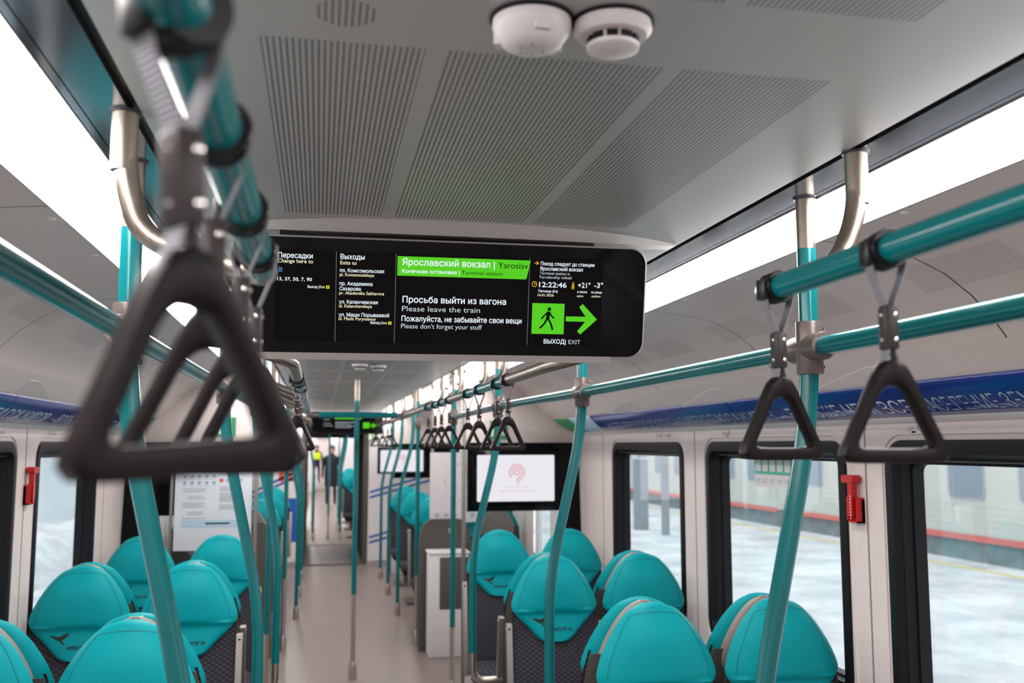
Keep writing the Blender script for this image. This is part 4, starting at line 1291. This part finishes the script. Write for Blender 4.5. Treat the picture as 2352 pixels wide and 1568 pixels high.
MB().box(-.03, -.012, -.01, .012, -.3, .72, 'alu', .004).build('side_post', r)
# second partition and the route map
r = partition(8.74, 1, 'right glass partition at the far side of the entrance area', False)
r = thing('route_map', 'tall white route map panel behind the straight right-hand poles', 'poster', (.985, 8.68, 1.105))
sh = MB().box(0, .437, 0, .006, 0, .625, 'posterw').build('sheet', r, smooth=False)
m = MB(); rnd = random.Random(3)
for k in range(26):
    a = .06 + rnd.random() * .30; b = .17 + rnd.random() * .36; L = .03 + rnd.random() * .05; t = rnd.choice((0, PI / 4, PI / 2, -PI / 4))
    p = [(a, b), (a + L * math.cos(t), b + L * math.sin(t))]
    w = .0016
    (a1, b1), (c1, d1) = p; nx, ny = -math.sin(t) * w, math.cos(t) * w
    m.poly([f(a1 + nx, b1 + ny), f(c1 + nx, d1 + ny), f(c1 - nx, d1 - ny), f(a1 - nx, b1 - ny)], rnd.choice(('printgrey', 'redmark', 'printgrey', 'bluepale')))
m.build('map_lines', sh, smooth=False)
m = MB()
for k in range(5): rect(m, .05 + k * .08, .085 + k * .08, .05, .08, 'printgrey', f)
m.build('legend', sh, smooth=False)
partition(8.72, -1, 'left glass partition at the far side of the entrance area', False)
# white cabinet with dark door
r = thing('litter_cabinet', 'white cabinet with dark upper door standing on the floor under the route map', 'cabinet', (.95, 8.33, 0))
MB().box(0, .34, 0, .26, 0, .86, 'white', .012).build('body', r)
MB().box(.085, .345, -.006, .02, .40, .84, 'shelldk', .008).build('door', r)
MB().box(-.01, .35, -.005, .265, .86, .885, 'white', .006).build('lid', r)
# dark taupe rounded housing behind it
r = thing('seat_back_shell', 'dark taupe rounded seat back panel with round lock behind the white cabinet', 'panel', (1.12, 8.62, 0))
m = MB(); m.prism([(-.23, 0), (.23, 0), (.235, .9), (.225, 1.02), (.19, 1.10), (.13, 1.14), (-.13, 1.14), (-.19, 1.10), (-.225, 1.02), (-.235, .9)], lambda a, b, d: (a, d, b), 0, .05, 'shelldk'); m.build('panel', r, angle=30)
MB().lathe([(.001, -.003), (.022, -.003), (.026, 0), (.026, .004)], 'shell', c=(0.05, 0, 1.04), n=20, axis='Y').build('round_lock', r)
r = thing('seat_back_shell', 'dark taupe rounded seat back panel behind the left glass partition', 'panel', (-.60, 8.60, 0))
m = MB(); m.prism([(-.23, 0), (.23, 0), (.235, .9), (.225, 1.02), (.19, 1.10), (.13, 1.14), (-.13, 1.14), (-.19, 1.10), (-.225, 1.02), (-.235, .9)], lambda a, b, d: (a, d, b), 0, .05, 'shelldk'); m.build('panel', r, angle=30)
# white end-wall wraps with stripes
for s in (1, -1):
    nm = 'right' if s > 0 else 'left'
    y = 14.97 if s > 0 else 9.62
    if s > 0: x0, x1 = GX1 + .075, XR - .02
    else: x0, x1 = -.86, GX0 - .13
    y = 14.96
    x0, x1 = (GX1 + .075, XR - .02) if s > 0 else (XL + .02, GX0 - .075)
    r = thing('wall_advert', 'white end wall advert with slanting %s stripes on the %s of the gangway' % ('purple blue' if s > 0 else 'blue and red', nm), 'advert', (x0, y, 0))
    w = x1 - x0
    sh = MB().box(0, w, 0, .006, .05, 2.0, 'whitewall').build('sheet', r, smooth=False)
    m = MB()
    if s > 0:
        for z in (.98, 1.06, .30, .38):
            m.poly([f(0.02, z), f(w, z + .30), f(w, z + .335), f(0.02, z + .035)], 'bluemid')
    else:
        for z in (.95, 1.03):
            m.poly([f(0.0, z - .1), f(w, z + .38), f(w, z + .42), f(0.0, z - .06)], 'bluemid')
        rect(m, w - .62, w - .33, 1.42, 1.66, 'bluemid', f); rect(m, w - .32, w - .06, 1.25, 1.42, 'redmark', f); rect(m, w - .32, w, 1.42, 1.9, 'bluemid', f)
        m.poly([f(w - .25, 1.0), f(w, 1.0), f(w, .35), f(w - .12, .35)], 'bluemid')
    m.build('stripes', sh, smooth=False)

# exit signs
def exit_sign(x, y, z, label, rz=0):
    r = thing('exit_sign', label, 'sign', (x, y, z), rz)
    b_ = MB().box(-.065, .065, -.004, .004, 0, .13, 'green').build('board', r, smooth=False)
    g = lambda a, b: (a, -.0055, b)
    m = MB()
    m.poly([g(-.055, .015), g(-.010, .015), g(-.010, .115), g(-.055, .115)], 'cream_sign')
    m.poly([g(.020 + .009 * math.cos(t * PI / 6), .102 + .009 * math.sin(t * PI / 6)) for t in range(12)], 'cream_sign')
    stroke(m, [(.016, .09), (.008, .055), (.018, .035), (.006, .018)], .012, 'cream_sign', g)
    stroke(m, [(.010, .055), (.030, .040), (.040, .022)], .010, 'cream_sign', g)
    stroke(m, [(.0, .078), (.018, .084), (.036, .068)], .008, 'cream_sign', g)
    m.build('running_man', b_, smooth=False)
exit_sign(1.30, 6.99, 1.845, 'small green running man exit sign above the white screen')
exit_sign(-.64, 6.99, 1.86, 'small green exit sign on the left, seen between the big blurred handles')
exit_sign(.80, 14.93, 1.86, 'tiny far green exit sign by the gangway')
# light blue round floor-plan sticker near left ceiling
r = thing('round_notice', 'pale blue panel with darker blue ring high on the left wall past the entrance', 'sign', (-.53, 8.69, 1.78))
b_ = MB().box(-.12, .12, -.004, .004, 0, .42, 'bluepale').build('board', r, smooth=False)
m = MB(); stroke(m, [(.07 * math.cos(t * PI / 12), .20 + .11 * math.sin(t * PI / 12)) for t in range(25)], .028, 'bluemid', lambda a, b: (a, -.0055, b)); m.build('ring', b_, smooth=False)

# ================================================================== WALL FITTINGS
def hammer(x, y, z, s, label):
    r = thing('emergency_hammer', label, 'emergency hammer', (x, y, z))
    sx = -s
    q = lambda a, b, d: (sx * d, a, b)
    m = MB()
    m.prism(rrect(-.034, .034, 0, .088, .006), q, .0, .012, 'red')
    for a0, a1 in ((-.034, -.028), (.026, .034)): m.prism([(a0, 0), (a1, 0), (a1, .088), (a0, .088)], q, .0, .030, 'red')
    m.prism([(-.034, 0), (.034, 0), (.034, .006), (-.034, .006)], q, .0, .030, 'red')
    m.build('holder', r, angle=30)
    m = MB()
    m.prism(rrect(-.012, .016, .02, .148, .006), q, .014, .036, 'red')
    m.build('handle', r, angle=30)
    m = MB()
    m.prism(rrect(-.026, .050, .138, .166, .010), q, .008, .040, 'red')
    m.tube([(sx * .024, .046, .152), (sx * .024, .062, .152)], [.009, .002], 'rivet', 10)
    m.build('head', r, angle=30)
    m = MB()
    for k in range(8): m.box(*sorted((sx * .036, sx * .0375)), -.004, .000, .012 + k * .011, .018 + k * .011, 'white')
    m.build('chain', r, smooth=False)
hammer(XR, 3.125, 1.527, 1, 'red emergency hammer on the right wall between the windows')
hammer(XL, 4.66, 1.535, -1, 'red emergency hammer on the left wall between the windows')
hk = None
for s, ys in ((1, (5.12, 4.99, 4.22, 3.43, 2.78)), (-1, (4.22, 5.0))):
    for k, y in enumerate(ys):
        X = XR if s > 0 else XL
        lb = {1: ('leftmost', 'second', 'third', 'fourth', 'rightmost'), -1: ('nearer', 'farther')}[s][k] + ' white coat hook above the %s windows' % ('right' if s > 0 else 'left')
        o = thing('coat_hook', lb, 'coat hook', (X, y, 1.836))
        MB().box(*sorted((0, -s * .006)), -.014, .014, 0, .028, 'white', .002).build('plate', o)
        MB().tube(fillet([(-s * .004, 0, .02), (-s * .03, 0, .010), (-s * .032, 0, .026)], .01, 4), .005, 'white', 8).build('hook', o)
# window sticker
r = thing('window_sticker', 'green and white safety sticker on the middle right window', 'sticker', (1.948, 4.10, 1.615))
sh = MB().poly([(0, 0, 0), (0, -.36, 0), (0, -.36, .135), (0, 0, .135)], 'white').build('sheet', r, smooth=False)
m = MB(); g = lambda a, b: (-.001, -a, b)
rect(m, .005, .355, .055, .130, 'mint', g)
g2 = lambda a, b: (-.002, -a, b)
for k in range(5):
    rect(m, .016 + k * .069, .068 + k * .069, .068, .122, 'white', g2)
    rect(m, .020 + k * .069, .062 + k * .069, .030, .034, 'printgrey', g2); rect(m, .020 + k * .069, .055 + k * .069, .020, .024, 'printgrey', g2)
m.build('pictograms', sh, smooth=False)

# ================================================================== PEOPLE FAR DOWN THE TRAIN
def person(x, y, label, coat, trouser, vest=False, facing=0):
    r = thing('person', label, 'person', (x, y, 0), facing)
    me = bpy.data.meshes.new('body')
    V = [(0, 0, .95), (0, 0, 1.15), (0, 0, 1.38), (0, -.01, 1.50), (0, -.02, 1.58), (0, -.03, 1.66),
         (.10, 0, .90), (.11, -.02, .50), (.12, .02, .10), (.12, -.10, .05),
         (-.10, 0, .90), (-.11, .04, .50), (-.12, .10, .10), (-.12, -.02, .05),
         (.20, 0, 1.40), (.25, .02, 1.13), (.26, -.06, .90), (.26, -.09, .82), (-.20, 0, 1.40), (-.25, .0, 1.13), (-.26, -.08, .90), (-.26, -.11, .82)]
    E_ = [(0, 1), (1, 2), (2, 3), (3, 4), (4, 5), (0, 6), (6, 7), (7, 8), (8, 9), (0, 10), (10, 11), (11, 12), (12, 13), (2, 14), (14, 15), (15, 16), (16, 17), (2, 18), (18, 19), (19, 20), (20, 21)]
    rad = [.16, .16, .18, .065, .085, .095, .095, .070, .055, .045, .095, .070, .055, .045, .075, .055, .042, .035, .075, .055, .042, .035]
    me.from_pydata(V, E_, [])
    o = bpy.data.objects.new('body', me); COL.objects.link(o); o.parent = r
    sk = o.modifiers.new('skin', 'SKIN'); sk.use_smooth_shade = True
    for v, q_ in zip(me.skin_vertices[0].data, rad): v.radius = (q_, q_ * .8)
    me.skin_vertices[0].data[0].use_root = True
    ss = o.modifiers.new('sub', 'SUBSURF'); ss.levels = 1; ss.render_levels = 1
    me.materials.append(M[coat])
    m = MB()
    m.lathe([(.001, .0), (.07, .0), (.092, .05), (.098, .12), (.085, .19), (.05, .225), (.001, .235)], 'skin', c=(0, -.03, 1.55), n=16); m.build('head', r)
    m = MB(); m.lathe([(.103, .10), (.105, .14), (.09, .20), (.055, .235), (.001, .245)], 'hair', c=(0, -.022, 1.55), n=16); m.build('hair', r)
    m = MB(); m.lathe(([(.19, 1.12), (.20, 1.2), (.205, 1.36), (.14, 1.44)] if vest else [(.19, .55), (.20, .9), (.19, 1.2), (.205, 1.38), (.14, 1.46), (.08, 1.50)]), 'hivis' if vest else coat, n=16)
    for i, v in enumerate(m.v): m.v[i] = (v[0], v[1] * .72, v[2])
    m.build('vest' if vest else 'coat', r)
person(.375, 29.5, 'far person in long black winter clothes standing in the aisle', 'darkcloth', 'darkcloth')
person(-.10, 46.0, 'tiny far person in navy work clothes and yellow vest', 'navy', 'navy', True)

# ================================================================== OUTSIDE, RIGHT
struct(MB().box(2.25, 10.45, -40, 70, -.4, -.10, 'snow').build('floor_platform', smooth=False))
o = MB().box(10.10, 10.46, -40, 70, -.12, -.085, 'snow').build('platform_edge'); tag(o, 'white snowy edge strip along the platform outside the right windows', 'platform edge')
o = MB().box(9.86, 9.98, -40, 70, -.11, -.097, 'yellow').build('yellow_line'); tag(o, 'faded yellow safety line along the snowy platform', 'line')
for k, (x, y, h) in enumerate(((7.15, 20.9, 1.55), (7.25, 19.6, 3.2))):
    r = thing('platform_post', ('short' if k == 0 else 'tall') + ' grey post on the snowy platform outside the farther right window', 'post', (x, y, -.1))
    MB().box(-.16 if k == 0 else -.07, .16 if k == 0 else .07, -.07, .07, 0, h, 'concrete', .01).build('shaft', r)
    MB().box(-.18 if k == 0 else -.09, .18 if k == 0 else .09, -.09, .09, h, h + .05, 'snow', .02).build('snow_cap', r)
def carriage(ya, yb, label, off):
    r = thing('railway_carriage', label, 'railway carriage', (10.85, ya, -.1))
    L = yb - ya
    m = MB(); m.box(0, 2.8, 0, L, .34, 2.75, 'carbody', .04); 
    m.loft([[(0 + 1.4 - 1.4 * math.cos(t * PI / 10), y, 2.75 + .55 * math.sin(t * PI / 10)) for t in range(11)] for y in (0, L)], 'carbody')
    m.build('body', r, angle=40)
    m = MB(); m.box(.1, 2.7, .3, L - .3, -.6, .34, 'cardark'); m.build('underframe', r, smooth=False)
    m = MB(); m.box(-.012, .02, .0, L, .285, .385, 'carred'); m.build('red_stripe', r, smooth=False)
    m = MB()
    for z in (.55, .66, .77, .88): m.box(-.012, .01, 0, L, z, z + .025, 'carbody', .005)
    m.build('side_ribs', r)
    y = off
    while y + .95 < L - .3:
        fr = MB().prism(rrect(y, y + .95, .97, 2.02, .12), lambda a, b, d: (d, a, b), -.02, .02, 'carframe').build('window', r, angle=30)
        m = MB()
        m.prism(rrect(y + .04, y + .91, 1.01, 1.70, .09), lambda a, b, d: (d, a, b), -.026, -.019, 'carglass')
        m.prism(rrect(y + .04, y + .91, 1.80, 1.98, .05), lambda a, b, d: (d, a, b), -.026, -.019, 'carglass')
        m.build('pane', fr, smooth=False)
        y += 1.75
carriage(4.0, 20.9, 'pale carriage with red stripe standing across the platform, seen in the nearest right window', 1.46)
carriage(21.7, 46.0, 'farther pale carriage with red stripe across the platform, seen in the farther right windows', .56)
# ================================================================== OUTSIDE, LEFT
struct(MB().box(-60, -1.9, -40, 90, -1.3, -1.1, 'snow').build('floor_ground', smooth=False))
r = thing('station_building', 'pale building with red upper part outside the left window', 'building', (-13, 40, -1.1))
MB().box(-6, 4.0, 0, 30, 0, 2.4, 'bldg').build('lower_storey', r, smooth=False)
MB().box(-5.9, 3.9, .1, 29.9, 2.4, 4.6, 'bldgred').build('upper_storey', r, smooth=False)
MB().box(-1.5, 2.2, -.05, .02, 1.3, 1.9, 'bldgdk').build('sign_board', r, smooth=False)
r = thing('snow_bank', 'grey white snow bank along the track outside the left window', 'snow bank', (-7, 12, -1.1))
m = MB(); rnd = random.Random(5)
rings = []
for i in range(20):
    y = i * 1.6; h = .55 + .25 * rnd.random()
    rings.append([(-1.6, y, 0), (-.9, y, h * .7), (0, y, h), (.8, y, h * .8), (1.5, y, 0)])
m.loft(rings, 'snow'); m.build('mound', r, angle=80)
r = thing('signal_box', 'small dark blue trackside box outside the left window', 'box', (-4.3, 22.5, -1.1))
MB().box(0, .9, 0, .6, 0, 1.35, 'bldgdk', .03).build('body', r)
MB().box(-.05, .95, -.05, .65, 1.35, 1.47, 'snow', .04).build('snow_cap', r)
